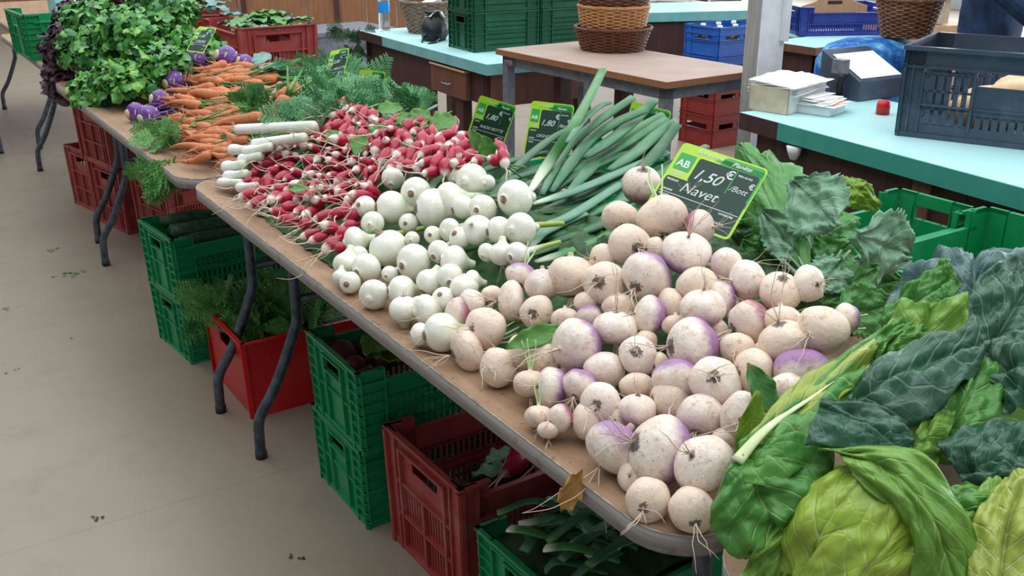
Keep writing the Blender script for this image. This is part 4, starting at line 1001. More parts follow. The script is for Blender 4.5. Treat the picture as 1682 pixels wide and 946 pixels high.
# ------------------------------------------------------------------ kohlrabi
def kohlrabi(x, y, rpx, lab, seed, ang):
    rr = random.Random(seed); p = on(x, y, .0); R0 = rpx*depth(p)/FPX; p.z = max(p.z, TZ+R0*.9); b = MB(); b.lathe([(max(.01, math.cos(-PI/2+PI*i/16)), math.sin(-PI/2+PI*i/16)*.92) for i in range(17)], 24)
    o = b.build('kohlrabi', M['kohl']); a = math.radians(ang); d = (RT*math.cos(a)+UP*math.sin(a))*.7+FW*.6; o.matrix_world = mw(p, basis(d), R0)
    b = MB(); b.lathe([(.01, -1.02), (.25, -1.0), (.42, -.95), (.45, -.85)], 14); b.build('cut_root', M['kohl_scar'], o)
    for j in range(7):
        b = MB(); z = -.5+.2*j; a = j*2.4; r = math.sqrt(1-z*z)*.99; c = Vector((r*math.cos(a), r*math.sin(a), z*.93)); T = Matrix.Translation(c) @ basis(c).to_4x4(); b.lathe([(.20, -.05), (.18, .015), (.02, .02)], 10, T @ Matrix.Rotation(1.2*j, 4, 'Z') @ Matrix.Diagonal((1.5, .32, 1, 1))); b.build('stalk_scar', M['kohl_scar'], o)
    b = MB()
    for j in range(4): a = j*1.6; b.tube([Vector((.5*math.cos(a), .5*math.sin(a), .75)), Vector((.6*math.cos(a), .6*math.sin(a), 1.5)), Vector((.4*math.cos(a)+.3, .4*math.sin(a), 3.0))], [.10, .08, .06], 6)
    b.build('leaf_stalks', M['kohl'], o)
    tag(o, lab, 'kohlrabi', 'purple kohlrabi around the carrots')
kohlrabi(224, 187, 17, 'purple kohlrabi furthest left, showing its pale root end', 1, 20); kohlrabi(246, 193, 19, 'purple kohlrabi at the front edge beside the leftmost carrots', 2, 30)
kohlrabi(263, 164, 17, 'dark purple kohlrabi half hidden between celery and carrots', 3, 0); kohlrabi(286, 134, 19, 'purple kohlrabi with white scars left of the middle carrots', 4, 30)
kohlrabi(322, 96, 17, 'purple kohlrabi with flat cut root below the leaning price card', 5, 10); kohlrabi(372, 95, 20, 'purple kohlrabi behind the carrots, its stalks running right', 6, -10); kohlrabi(402, 104, 15, 'purple kohlrabi behind the top carrots, next to the blue-green leaf', 7, -20)
o = leaf_obj('kohlrabi_leaf', M['kohl_leaf'], on(425, 112, .04), RT*.9+UP*.1+FW*.3, UP*.9-FW*.4, .16, .10, ruffle=.08, bend=.5, seed=2); tag(o, 'large blue-green kohlrabi leaf lying behind the carrots', 'leaf', 'kohlrabi leaves')
o = leaf_obj('kohlrabi_leaf', M['kohl_leaf'], on(420, 108, .04), RT*.3+UP*.8+FW*.6, UP*.3-FW*.9, .10, .06, ruffle=.1, bend=.5, seed=5); tag(o, 'small upright blue-green kohlrabi leaf behind the carrots', 'leaf', 'kohlrabi leaves')
# ------------------------------------------------------------------ young leeks at the left end of the radishes
def leek(a, c, r, lab, lift=.02, mat='leek_white'):
    q0 = c if a[1] < 240 else (a[0]+(c[0]-a[0])*.62, c[1]); p, q = on(*a, lift), on(*q0, lift+.01); W = [p, p.lerp(q, .5), q]; r = r*depth(p)/FPX
    b = MB(); d = (q-p).normalized(); n = 20; b.tube([p-d*r*.6]+[p.lerp(q, k/n) for k in range(n+1)], [r*.5, r*1.0]+[r*((1.18 if a[1] > 240 else 1.0)-.30*sstep(2, 9, k)*(a[1] > 240)) for k in range(n)], 14); o = b.build('young_leek', M[mat])
    hb = hairs(int(a[0]), 11, .035, .0008, 0, 1.2, .7, .003); h = hb.build('roots', M['root'], o); h.matrix_world = mw(p-d*r*.5, basis(d), 1)
    return tag(o, lab, 'leek', 'white leeks beside the radishes')
leek((392,213),(515,208),9, 'thick white leek lying on top, its shaft turning pale green', .05)
leek((418,236),(500,226),8, 'white leek just below the thick topmost leek', .045); leek((404,249),(470,241),8, 'white leek in the middle of the leek pile', .04)
leek((380,246),(440,246),8, 'short white leek with rolled end at the left of the leek pile', .03); leek((396,262),(450,256),8, 'white leek third up from the table in the leek pile', .025)
leek((370,275),(420,270),9, 'white leek with a ringed base above the table edge', .015); leek((372,290),(425,285),8, 'white leek near the table with pale shaft', .008)
leek((362,300),(415,300),7, 'front left white leek with curly roots on the table', .0); leek((392,308),(440,305),7, 'front white leek with curly roots beside the first radishes', .0)
# ------------------------------------------------------------------ leafy piles made of bunches
def leaflet(b, T, s, rr, lob=5):
    P = [(0, 0, 0)]; n = 15
    for i in range(n): a = -2.2+4.4*i/(n-1); r = s*(.62+.30*abs(math.sin(a*lob/2+.4)))*(1.05-.12*abs(a)); P.append((s*.45+r*math.cos(a), r*math.sin(a)*.95, .12*s*math.sin(a*3+rr.random())-.25*s*(abs(math.sin(a)))**2*.8))
    P[0] = (s*.40, 0, .06*s)
    b.add([T @ Vector(p) for p in P]+[T @ Vector((-.4*s, 0, -.1*s))], [(0, i, i+1) for i in range(1, n)]+[(0, n, n+1), (0, n+1, 1)])
def leafy(name, c, rx, ry, rz, n, s, mats, label, cat, grp, seed, stems=16, base=None, lob=5, down=0):
    rr = random.Random(seed); b = MB(); c = Vector(c)
    for k in range(n):
        z = rr.uniform(-.35, 1); a = rr.random()*2*PI; q = math.sqrt(max(0, 1-z*z)); u = Vector((q*math.cos(a), q*math.sin(a), z)); rad = rr.uniform(.72, 1.03)
        p = c+Vector((u.x*rx*rad, u.y*ry*rad, u.z*rz*rad)); p += Vector((nz(p, 14), nz(p+Vector((3, 0, 0)), 14), nz(p+Vector((0, 5, 0)), 14)))*.02
        nrm = (Vector((u.x/rx, u.y/ry, u.z/rz)).normalized()+Vector((rr.gauss(0, .45), rr.gauss(0, .45), rr.gauss(.25, .4)))).normalized()
        T = Matrix.Translation(p) @ basis(nrm, rr.random()*6.28).to_4x4() @ Matrix.Rotation(rr.uniform(-.5, .5), 4, 'Y')
        b.cur = rr.choices(range(len(mats)), [6, 3, 1][:len(mats)] if len(mats) > 1 else [1])[0]; leaflet(b, T, s*rr.uniform(.6, 1.25), rr, lob)
    root = b.build(name, [M[m] for m in mats])
    if stems:
        b = MB(); base = Vector(base) if base else c+Vector((rx*.9, 0, -rz*.8))
        for k in range(stems):
            z = rr.uniform(-.2, 1); a = rr.random()*2*PI; q = math.sqrt(1-z*z); t = c+Vector((q*math.cos(a)*rx*.8, q*math.sin(a)*ry*.8, z*rz*.8)); P = [base+Vector((rr.gauss(0, .012), rr.gauss(0, .012), rr.gauss(0, .008))), base.lerp(t, .5)+Vector((0, 0, .02)), t]
            b.tube([cr(P, i/8) for i in range(9)], [.0045-.0003*i for i in range(9)], 6)
        b.build('stalks', M['stem'], root)
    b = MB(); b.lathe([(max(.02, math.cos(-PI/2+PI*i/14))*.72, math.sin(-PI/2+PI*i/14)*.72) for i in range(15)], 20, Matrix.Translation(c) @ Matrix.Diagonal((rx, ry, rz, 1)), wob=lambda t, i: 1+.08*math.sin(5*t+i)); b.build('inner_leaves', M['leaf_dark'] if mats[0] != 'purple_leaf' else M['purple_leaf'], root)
    return tag(root, label, cat, grp)
CG = 'bunches of leafy celery'
CEL = [((165,120),.95,.13,'leafy celery bunch at the left edge of the pile, nearest the crate'),((215,150),.0,.13,'leafy celery bunch at the front, hanging over the table edge'),((210,75),.16,.14,'leafy celery bunch in the middle top of the pile'),((265,110),.06,.13,'leafy celery bunch at the front right, next to the kohlrabi'),((290,70),.15,.12,'leafy celery bunch at the right of the pile below the price card'),((150,70),.12,.12,'leafy celery bunch at the upper left beside the dark lettuce'),((230,30),.2,.13,'leafy celery bunch at the back top of the pile'),((175,165),-.02,.10,'pale leafy celery bunch drooping at the lower left table edge')]
OFS = Vector((.055, -.10, .0))
CP = [(.08,1.78,.85,.13,.20,.12),(.07,1.26,.81,.11,.17,.085),(.20,1.62,.93,.14,.18,.11),(.20,1.27,.85,.13,.15,.09),(.34,1.36,.87,.12,.15,.10),(.14,1.98,.93,.13,.16,.11),(.34,1.80,.98,.15,.18,.11),(-.01,1.42,.76,.065,.17,.07)]
for i, (c, q) in enumerate(zip(CP, CEL)):
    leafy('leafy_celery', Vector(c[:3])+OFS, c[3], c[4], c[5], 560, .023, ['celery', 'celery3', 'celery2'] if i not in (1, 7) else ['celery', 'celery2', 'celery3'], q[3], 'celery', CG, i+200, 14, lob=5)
DL = [((.03,2.06,.83),.12,.14,.12,'dark red lettuce head spilling over the front table edge beside the celery'),((.12,2.22,.93),.12,.14,.12,'dark red lettuce head in front of the green lattice crate'),((.26,2.28,1.01),.14,.13,.10,'dark red lettuce head at the back, highest against the celery'),((-.03,2.04,.70),.07,.11,.11,'dark red lettuce leaves hanging below the table edge at the left')]
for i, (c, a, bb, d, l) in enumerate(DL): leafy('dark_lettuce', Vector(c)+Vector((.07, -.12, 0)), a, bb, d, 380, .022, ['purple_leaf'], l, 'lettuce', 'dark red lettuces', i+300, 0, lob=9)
leafy('leafy_celery', (.55, 2.75, 1.0), .22, .2, .10, 260, .035, ['celery2', 'celery'], 'light green leafy bunch behind the pile at the top edge', 'celery', CG, 410, 8)
# blue-green broad leaves heaped in the red crate
for i in range(34):
    rr = random.Random(i+500); p = Vector((.85+.26*rr.random(), 1.96+.40*rr.random(), .87+.045*rr.random())); a = rr.random()*6.28; d = Vector((math.cos(a), math.sin(a), rr.uniform(.0, .5)))
    if i % 3 == 0: d = RT*1+Vector((0, 0, .2))
    o = leaf_obj('cabbage_sprout_leaf', M['kohl_leaf' if i % 3 == 0 else 'turnip_leaf' if i % 3 == 1 else 'leaf_small'], p-d*.06, d, (0, 0, 1), .15, .075, bend=.4, ruffle=.15, seed=i, nu=10, nv=6)
    tag(o, 'blue-green broad leaf heaped in the brown-red crate behind the carrots', 'leaf', 'broad leaves in the crate behind the carrots')
for i in range(16):
    rr = random.Random(i+560); p = Vector((.66+.28*rr.random(), 2.50+.34*rr.random(), .90+.06*rr.random())); a = rr.random()*6.28; d = Vector((math.cos(a), math.sin(a), rr.uniform(.0, .5)))
    o = leaf_obj('cabbage_sprout_leaf', M['turnip_leaf' if i % 2 else 'kohl_leaf'], p-d*.06, d, (0, 0, 1), .15, .075, bend=.4, ruffle=.15, seed=i, nu=10, nv=6)
    tag(o, 'broad green leaf in the far brown-red crate behind the celery', 'leaf', 'broad leaves in the far crate')
# ------------------------------------------------------------------ turnip greens: big toothed leaves
def bigleaf(name, mat, mid, left, right, lab, cat='leaf', grp=None, nu=26, nv=16, cup=.0, wr=.006, teeth=0, par=None, edge=.0, seed=1, sol=.0012, curl=0, fine=0):
    """mid/left/right: lists of (px, py, camera distance) stations converted to world points; the surface runs through all three"""
    def cv(l): return [q if isinstance(q, Vector) else atd(*q) for q in l]
    Mi, Le, Ri = cv(mid), cv(left), cv(right)
    b = MB()
    def f(u, v):
        s = v*2-1; m = cr(Mi, u); e = cr(Le if s < 0 else Ri, u); a = abs(s)
        tt = 1
        if teeth: tt = 1+teeth*(abs(((u*nu/2.0) % 1)-.5)*2-.5)*sstep(.6, 1, a)
        p = m.lerp(e, a*tt)
        T = cr(Mi, min(1, u+.02))-cr(Mi, max(0, u-.02)); N = T.cross(cr(Ri, u)-cr(Le, u)); N = N.normalized() if N.length > 1e-9 else Vector((0, 0, 1))
        if N.dot(FW) > 0: N = -N
        W = (e-m).length
        h = cup*W*(math.sin(a*PI)) + wr*(nz((u*5+seed, s*3, seed*1.7))*2 + math.sin(u*24-a*7+seed)*a*.45) + wr*.6*nz((u*13+seed, s*9, seed))
        h += edge*a*a*math.sin(u*17+seed+s)*1.0 - wr*1.2*math.exp(-(a/.06)**2)
        h += curl*a**3
        return p+N*h
    b.grid(f, nu*2, nv*2)
    o = b.build(name, M[mat], par, sol=sol)
    return tag(o, lab, cat, grp)
TG = 'toothed turnip leaves behind the turnips'
def ell(pb, pt, wl, d0, d1, k=5, asym=1.0, shape=None, dl=0, dr=0):
    """stations for a leaf from base px pb to tip px pt with half width wl px"""
    bx, by = pb; tx, ty = pt; L = math.hypot(tx-bx, ty-by); ux, uy = (tx-bx)/L, (ty-by)/L; nx, ny = -uy, ux; m, l, r = [], [], []
    for i in range(k+1):
        u = i/k; w = wl*(shape[i] if shape else math.sin(PI*(u*.93+.05))**.7); x, y = bx+(tx-bx)*u, by+(ty-by)*u; d = d0+(d1-d0)*u
        m.append((x, y, d)); l.append((x+nx*w*asym, y+ny*w*asym, d+dl)); r.append((x-nx*w, y-ny*w, d+dr))
    return m, l, r
def D(x, y, z): return depth(at(x, y, z))
for i, (pb, pt, w, z0, z1, mt, lab, dl, dr) in enumerate([
 ((1330,470),(1215,235),48,.84,1.0,'turnip_leaf','tall upright turnip leaf right of the big price card',.0,.06),
 ((1345,450),(1255,250),52,.84,.99,'turnip_leaf','dark upright turnip leaf behind the pale drooping one',.05,.0),
 ((1300,295),(1375,372),62,.97,.93,'turnip_leaf_pale','pale drooping turnip leaf with strong veins, highest in the middle',.02,-.02),
 ((1395,340),(1425,300),40,.90,.94,'turnip_leaf_yellow','yellow-green turnip leaf edge behind the pale drooping one',.03,.03),
 ((1405,385),(1495,420),62,.92,.86,'turnip_leaf_pale','broad blue-green turnip leaf reaching right to the green crate',.0,.0),
 ((1330,440),(1250,345),34,.85,.93,'turnip_leaf_pale','ragged blue-green turnip leaf below the price card corner',.0,.0),
 ((1330,455),(1400,395),42,.83,.88,'turnip_leaf','curly green turnip leaf above the turnip with the black soil patch',.0,.0),
 ((1340,480),(1385,425),36,.84,.88,'turnip_leaf_pale','small pale toothed turnip leaf just above the rightmost turnips',.0,.0),
 ((1350,500),(1440,440),45,.82,.86,'turnip_leaf','green turnip leaf above the cabbage at its left',.0,.0),
 ((1360,520),(1470,500),45,.81,.82,'turnip_leaf','dark turnip leaf tucked between the turnips and the blue-green cabbage',.0,.0),
 ((1290,440),(1220,395),38,.83,.86,'turnip_leaf','dark turnip leaf behind the turnips below the price card',.0,.0),
 ((1300,420),(1310,320),48,.84,.93,'turnip_leaf','broad dark turnip leaf in the middle of the greens',.03,.0),
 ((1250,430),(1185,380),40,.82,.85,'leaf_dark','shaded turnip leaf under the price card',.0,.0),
 ((1390,470),(1480,460),45,.80,.82,'turnip_leaf','green turnip leaf at the right end of the greens',.0,.0),
 ((1350,430),(1370,330),50,.84,.92,'turnip_leaf','large dark turnip leaf under the pale drooping one',.04,.0)]):
    m, l, r = ell(pb, pt, w, D(*pb, z0), D(*pt, z1), 6, dl=dl, dr=dr, shape=(.12, .45, .85, 1.0, .95, .65, .12))
    bigleaf('turnip_leaf', mt, m, l, r, lab, 'leaf', TG, wr=.005, teeth=.16, edge=.005, seed=i+1, cup=.05)
b = MB()
for k in range(12):
    a = (1340+R.uniform(-12, 12), 470+R.uniform(-6, 10)); c = (1340+(k-6)*14, 425-R.uniform(0, 25)); P = [at(*a, .84), at((a[0]+c[0])/2, (a[1]+c[1])/2, .855), at(*c, .87)]
    b.tube([cr(P, i/10) for i in range(11)], [.0042-.0002*i for i in range(11)], 7, True, .7)
tag(b.build('turnip_leaf_stalks', M['turnip_leaf_pale']), 'fan of pale green turnip leaf stalks above the soil-patched turnip', 'leaf stalks', kind='stuff')
for i, (x, y, L, ang, mt, lab) in enumerate([(880,553,.09,20,'leaf_small','curled green turnip leaf lying over the muddy turnips in the middle'),(1252,640,.07,-60,'turnip_leaf','torn green turnip leaf sticking up between the right front turnips'),(1232,715,.10,-100,'turnip_leaf_yellow','yellow-green leaf beside the big cabbage stalk')]):
    p = on(x, y, .04); a = math.radians(ang); d = RT*math.cos(a)+UP*math.sin(a); o = leaf_obj('turnip_leaf', M[mt], p-d*L/2, d, -FW+UP*.4, L, .032, bend=.15, ruffle=.2, cup=.2, seed=i); tag(o, lab, 'leaf', 'loose turnip leaves')
p = at(935, 790, .755); o = leaf_obj('dry_leaf', M['leaf_dry'], at(955, 770, .76), at(925, 835, .70)-at(955, 770, .76), -FW, .07, .028, bend=.1, ruffle=.5, cup=.3, seed=3); tag(o, 'dry brown leaf caught in root hairs at the front table edge', 'leaf')
# ------------------------------------------------------------------ cabbages
def head(name, c, rx, ry, rz, mat, par, seed, rot=(0, 0, 0)):
    b = MB(); T = Matrix.Translation(c) @ Matrix.Rotation(rot[0], 4, 'X') @ Matrix.Rotation(rot[1], 4, 'Y') @ Matrix.Diagonal((rx, ry, rz, 1))
    b.grid(lambda u, v: T @ (Vector((math.sin(PI*(u*.98+.01))*math.cos(2*PI*v), math.sin(PI*(u*.98+.01))*math.sin(2*PI*v), math.cos(PI*(u*.98+.01))))*(1+.05*nz((u*4+seed, math.cos(2*PI*v)*1.5, math.sin(2*PI*v)*1.5)))), 30, 40)
    return b.build(name, M[mat], par)
cab = thing('pointed_cabbage', 'big pointed cabbage at the bottom, with pale head and wide open green outer leaves', 'cabbage', (.12, -1.98, TZ))
cab.matrix_world = Matrix.Translation((.10, -1.99, TZ))
INV = cab.matrix_world.inverted()
def cleaf(par, mat, mid, left, right, name='outer_leaf', **k):
    o = bigleaf(name, mat, mid, left, right, None, None, None, **k)
    for kk in ('label', 'category'):
        if kk in o: del o[kk]
    bpy.context.view_layer.update(); o.parent = par; o.matrix_parent_inverse = par.matrix_world.inverted(); return o
bpy.context.view_layer.update()
HC = atd(1395, 905, .99)
h = head('heart', HC, .075, .085, .085, 'cab_head', None, 3); h.parent = cab; h.matrix_parent_inverse = INV
# wrapping leaves of the head
cleaf(cab, 'cab_head', [(1320,960,.92),(1345,880,.90),(1400,800,.90),(1470,760,.93)], [(1285,930,.97),(1290,860,.95),(1340,790,.94),(1440,742,.95)], [(1400,990,.90),(1440,930,.885),(1480,860,.89),(1500,790,.93)], wr=.004, cup=.08, seed=2, name='heart_leaf')
cleaf(cab, 'cab_head', [(1380,990,.88),(1430,930,.87),(1480,860,.88),(1500,790,.92)], [(1300,960,.93),(1350,890,.90),(1420,810,.90),(1470,770,.93)], [(1470,1000,.90),(1500,930,.88),(1530,860,.90),(1530,800,.93)], wr=.004, cup=.08, seed=4, name='heart_leaf')
# left big outer leaf with thick stalk (1450,560)->(1215,745)
cleaf(cab, 'cab_mid', [(1215,752,.98),(1270,700,1.00),(1340,650,1.03),(1420,590,1.09)], [(1190,800,.96),(1290,790,.95),(1350,740,.98),(1400,690,1.03)], [(1222,735,1.00),(1290,660,1.04),(1360,600,1.10),(1445,545,1.16)], wr=.005, seed=5, cup=.1)
cleaf(cab, 'cab_yellow', [(1228,740,.985),(1290,690,1.01),(1360,640,1.04),(1425,600,1.10)], [(1232,742,.98),(1300,705,.995),(1370,665,1.02),(1420,625,1.08)], [(1225,725,1.0),(1290,645,1.05),(1370,590,1.11),(1452,545,1.18)], wr=.004, seed=8, cup=.15)
cleaf(cab, 'cab_mid', [(1225,745,.97),(1240,790,.955),(1260,840,.95),(1290,890,.955)], [(1360,700,.99),(1370,760,.96),(1350,830,.95),(1320,880,.96)], [(1195,775,.98),(1168,835,.96),(1175,880,.965),(1225,925,.98)], wr=.006, seed=6, cup=.12, edge=.006)
cleaf(cab, 'cab_light', [(1345,800,.955),(1320,850,.95),(1290,900,.95),(1270,960,.96)], [(1385,770,.97),(1345,850,.955),(1320,920,.95),(1300,985,.95)], [(1300,800,.97),(1275,860,.96),(1240,900,.965),(1222,945,.98)], wr=.006, seed=9, edge=.008, curl=.01)
b = MB(); P = [atd(1210, 758, .966), atd(1245, 718, .980), atd(1280, 688, 1.0), atd(1330, 655, 1.022), atd(1370, 626, 1.05)]; b.tube([cr(P, i/24) for i in range(25)], [.0072-.00028*i for i in range(25)], 10, True, .55)
o = b.build('midrib', M['cab_rib']); o.parent = cab; o.matrix_parent_inverse = INV
# big light leaf crossing the middle: (1330,735)->(1640,946)
cleaf(cab, 'cab_light', [(1375,742,.93),(1460,770,.885),(1530,850,.86),(1575,970,.86)], [(1420,800,.90),(1480,850,.88),(1500,900,.87),(1490,980,.87)], [(1330,737,.96),(1500,738,.90),(1590,850,.87),(1640,970,.87)], wr=.005, seed=11, cup=.1)
cleaf(cab, 'cab_dark', [(1345,668,.97),(1400,690,.955),(1450,718,.94),(1490,738,.93)], [(1322,733,.95),(1380,735,.94),(1440,740,.93),(1492,744,.93)], [(1350,660,.985),(1430,668,.975),(1480,690,.96),(1505,725,.94)], wr=.005, seed=12, cup=.2)
cleaf(cab, 'cab_dark', [(1380,830,.965),(1420,790,.955),(1470,770,.95),(1520,790,.94)], [(1365,800,.97),(1400,760,.965),(1450,745,.96),(1500,760,.95)], [(1440,850,.955),(1480,830,.94),(1520,830,.93),(1550,850,.93)], wr=.005, seed=13)
cab2 = thing('cabbage', 'blue-green cabbage at the right edge in front of the green crates', 'cabbage', (.45, -1.80, TZ)); bpy.context.view_layer.update()
cleaf(cab2, 'cab_mid', [(1440,600,1.12),(1455,570,1.12),(1480,545,1.13),(1510,530,1.15)], [(1425,640,1.10),(1430,590,1.12),(1440,550,1.13),(1470,525,1.15)], [(1480,620,1.12),(1500,590,1.12),(1515,565,1.14),(1530,540,1.15)], wr=.007, seed=21, cup=.15)
cleaf(cab2, 'cab_dark', [(1393,668,1.02),(1450,634,1.01),(1530,592,1.03),(1612,556,1.05)], [(1398,676,1.01),(1480,706,.99),(1565,655,1.0),(1618,580,1.04)], [(1400,660,1.04),(1450,598,1.07),(1530,552,1.08),(1600,540,1.09)], wr=.007, seed=22, cup=.25, edge=.006)
cleaf(cab2, 'cab_light', [(1490,660,1.12),(1500,610,1.13),(1510,560,1.14),(1530,500,1.15)], [(1440,650,1.14),(1450,600,1.15),(1455,545,1.16),(1480,490,1.17)], [(1560,650,1.12),(1580,600,1.12),(1590,540,1.13),(1590,480,1.15)], wr=.006, seed=23, cup=.12)
cleaf(cab2, 'cab_mid', [(1455,540,1.20),(1490,510,1.20),(1540,470,1.20),(1565,440,1.20)], [(1455,560,1.18),(1500,560,1.17),(1550,530,1.17),(1580,470,1.18)], [(1450,510,1.22),(1480,480,1.22),(1520,450,1.22),(1560,425,1.22)], wr=.007, seed=24, cup=.15)
cleaf(cab2, 'cab_blue', [(1600,570,1.20),(1600,500,1.20),(1600,455,1.22),(1600,415,1.26)], [(1455,520,1.26),(1470,470,1.28),(1510,430,1.30),(1560,408,1.31)], [(1720,560,1.18),(1725,500,1.19),(1722,450,1.22),(1700,410,1.26)], wr=.011, seed=25, cup=.22, edge=.01)
cleaf(cab2, 'cab_dark', [(1600,600,1.12),(1640,550,1.12),(1670,500,1.14),(1700,450,1.16)], [(1560,560,1.14),(1585,500,1.15),(1610,455,1.17),(1660,420,1.19)], [(1650,640,1.10),(1700,600,1.10),(1730,550,1.12),(1750,480,1.14)], wr=.008, seed=26, cup=.12)
cleaf(cab2, 'cab_mid', [(1545,740,1.00),(1570,690,1.00),(1595,640,1.02),(1615,590,1.05)], [(1480,710,1.02),(1520,660,1.02),(1560,610,1.04),(1595,575,1.06)], [(1580,780,1.0),(1625,720,1.0),(1650,660,1.02),(1645,600,1.05)], wr=.005, seed=27, cup=.12)
cleaf(cab2, 'cab_dark', [(1610,640,1.06),(1640,610,1.04),(1680,590,1.03),(1730,590,1.02)], [(1600,590,1.08),(1640,560,1.08),(1690,545,1.07),(1730,540,1.06)], [(1630,700,1.03),(1660,680,1.01),(1700,670,1.0),(1740,680,.99)], wr=.008, seed=28, cup=.2)
cleaf(cab2, 'cab_light', [(1480,760,.98),(1500,730,.985),(1520,700,.99),(1540,670,1.0)], [(1450,735,1.0),(1470,700,1.01),(1500,680,1.02),(1530,660,1.02)], [(1530,790,.98),(1545,750,.985),(1560,710,.99),(1570,680,1.0)], wr=.005, seed=29, cup=.1)
h = head('heart', atd(1560, 640, 1.20), .09, .09, .09, 'cab_mid', None, 5); h.parent = cab2; h.matrix_parent_inverse = cab2.matrix_world.inverted()
cab3 = thing('cabbage', 'light green cabbage cut off by the bottom right corner', 'cabbage', (.20, -2.06, TZ)); bpy.context.view_layer.update()
cleaf(cab3, 'cab_yellow', [(1640,990,.84),(1650,900,.86),(1665,830,.88),(1700,770,.91)], [(1590,980,.85),(1590,900,.87),(1605,840,.89),(1650,780,.92)], [(1720,1000,.84),(1740,900,.85),(1750,840,.87),(1760,770,.90)], wr=.005, seed=31, cup=.15)
cleaf(cab3, 'cab_light', [(1600,960,.87),(1610,890,.885),(1625,830,.90),(1650,790,.92)], [(1560,960,.90),(1570,890,.90),(1590,830,.91),(1625,790,.93)], [(1650,960,.86),(1660,890,.875),(1665,830,.89),(1680,790,.91)], wr=.005, seed=32, cup=.1)
cleaf(cab3, 'cab_mid', [(1550,805,.92),(1580,835,.905),(1600,870,.90),(1590,920,.90)], [(1560,850,.91),(1580,880,.90),(1590,920,.895),(1580,960,.895)], [(1590,798,.93),(1625,800,.925),(1640,830,.915),(1630,890,.905)], wr=.005, seed=33, cup=.15)
cleaf(cab3, 'cab_dark', [(1575,780,.96),(1620,760,.95),(1670,745,.95),(1720,740,.95)], [(1540,730,.98),(1600,700,.99),(1670,690,.99),(1730,690,.98)], [(1600,820,.94),(1640,800,.93),(1690,790,.93),(1730,800,.93)], wr=.007, seed=34, cup=.15)
h = head('heart', atd(1690, 900, .96), .08, .08, .08, 'cab_mid', None, 7); h.parent = cab3; h.matrix_parent_inverse = cab3.matrix_world.inverted()
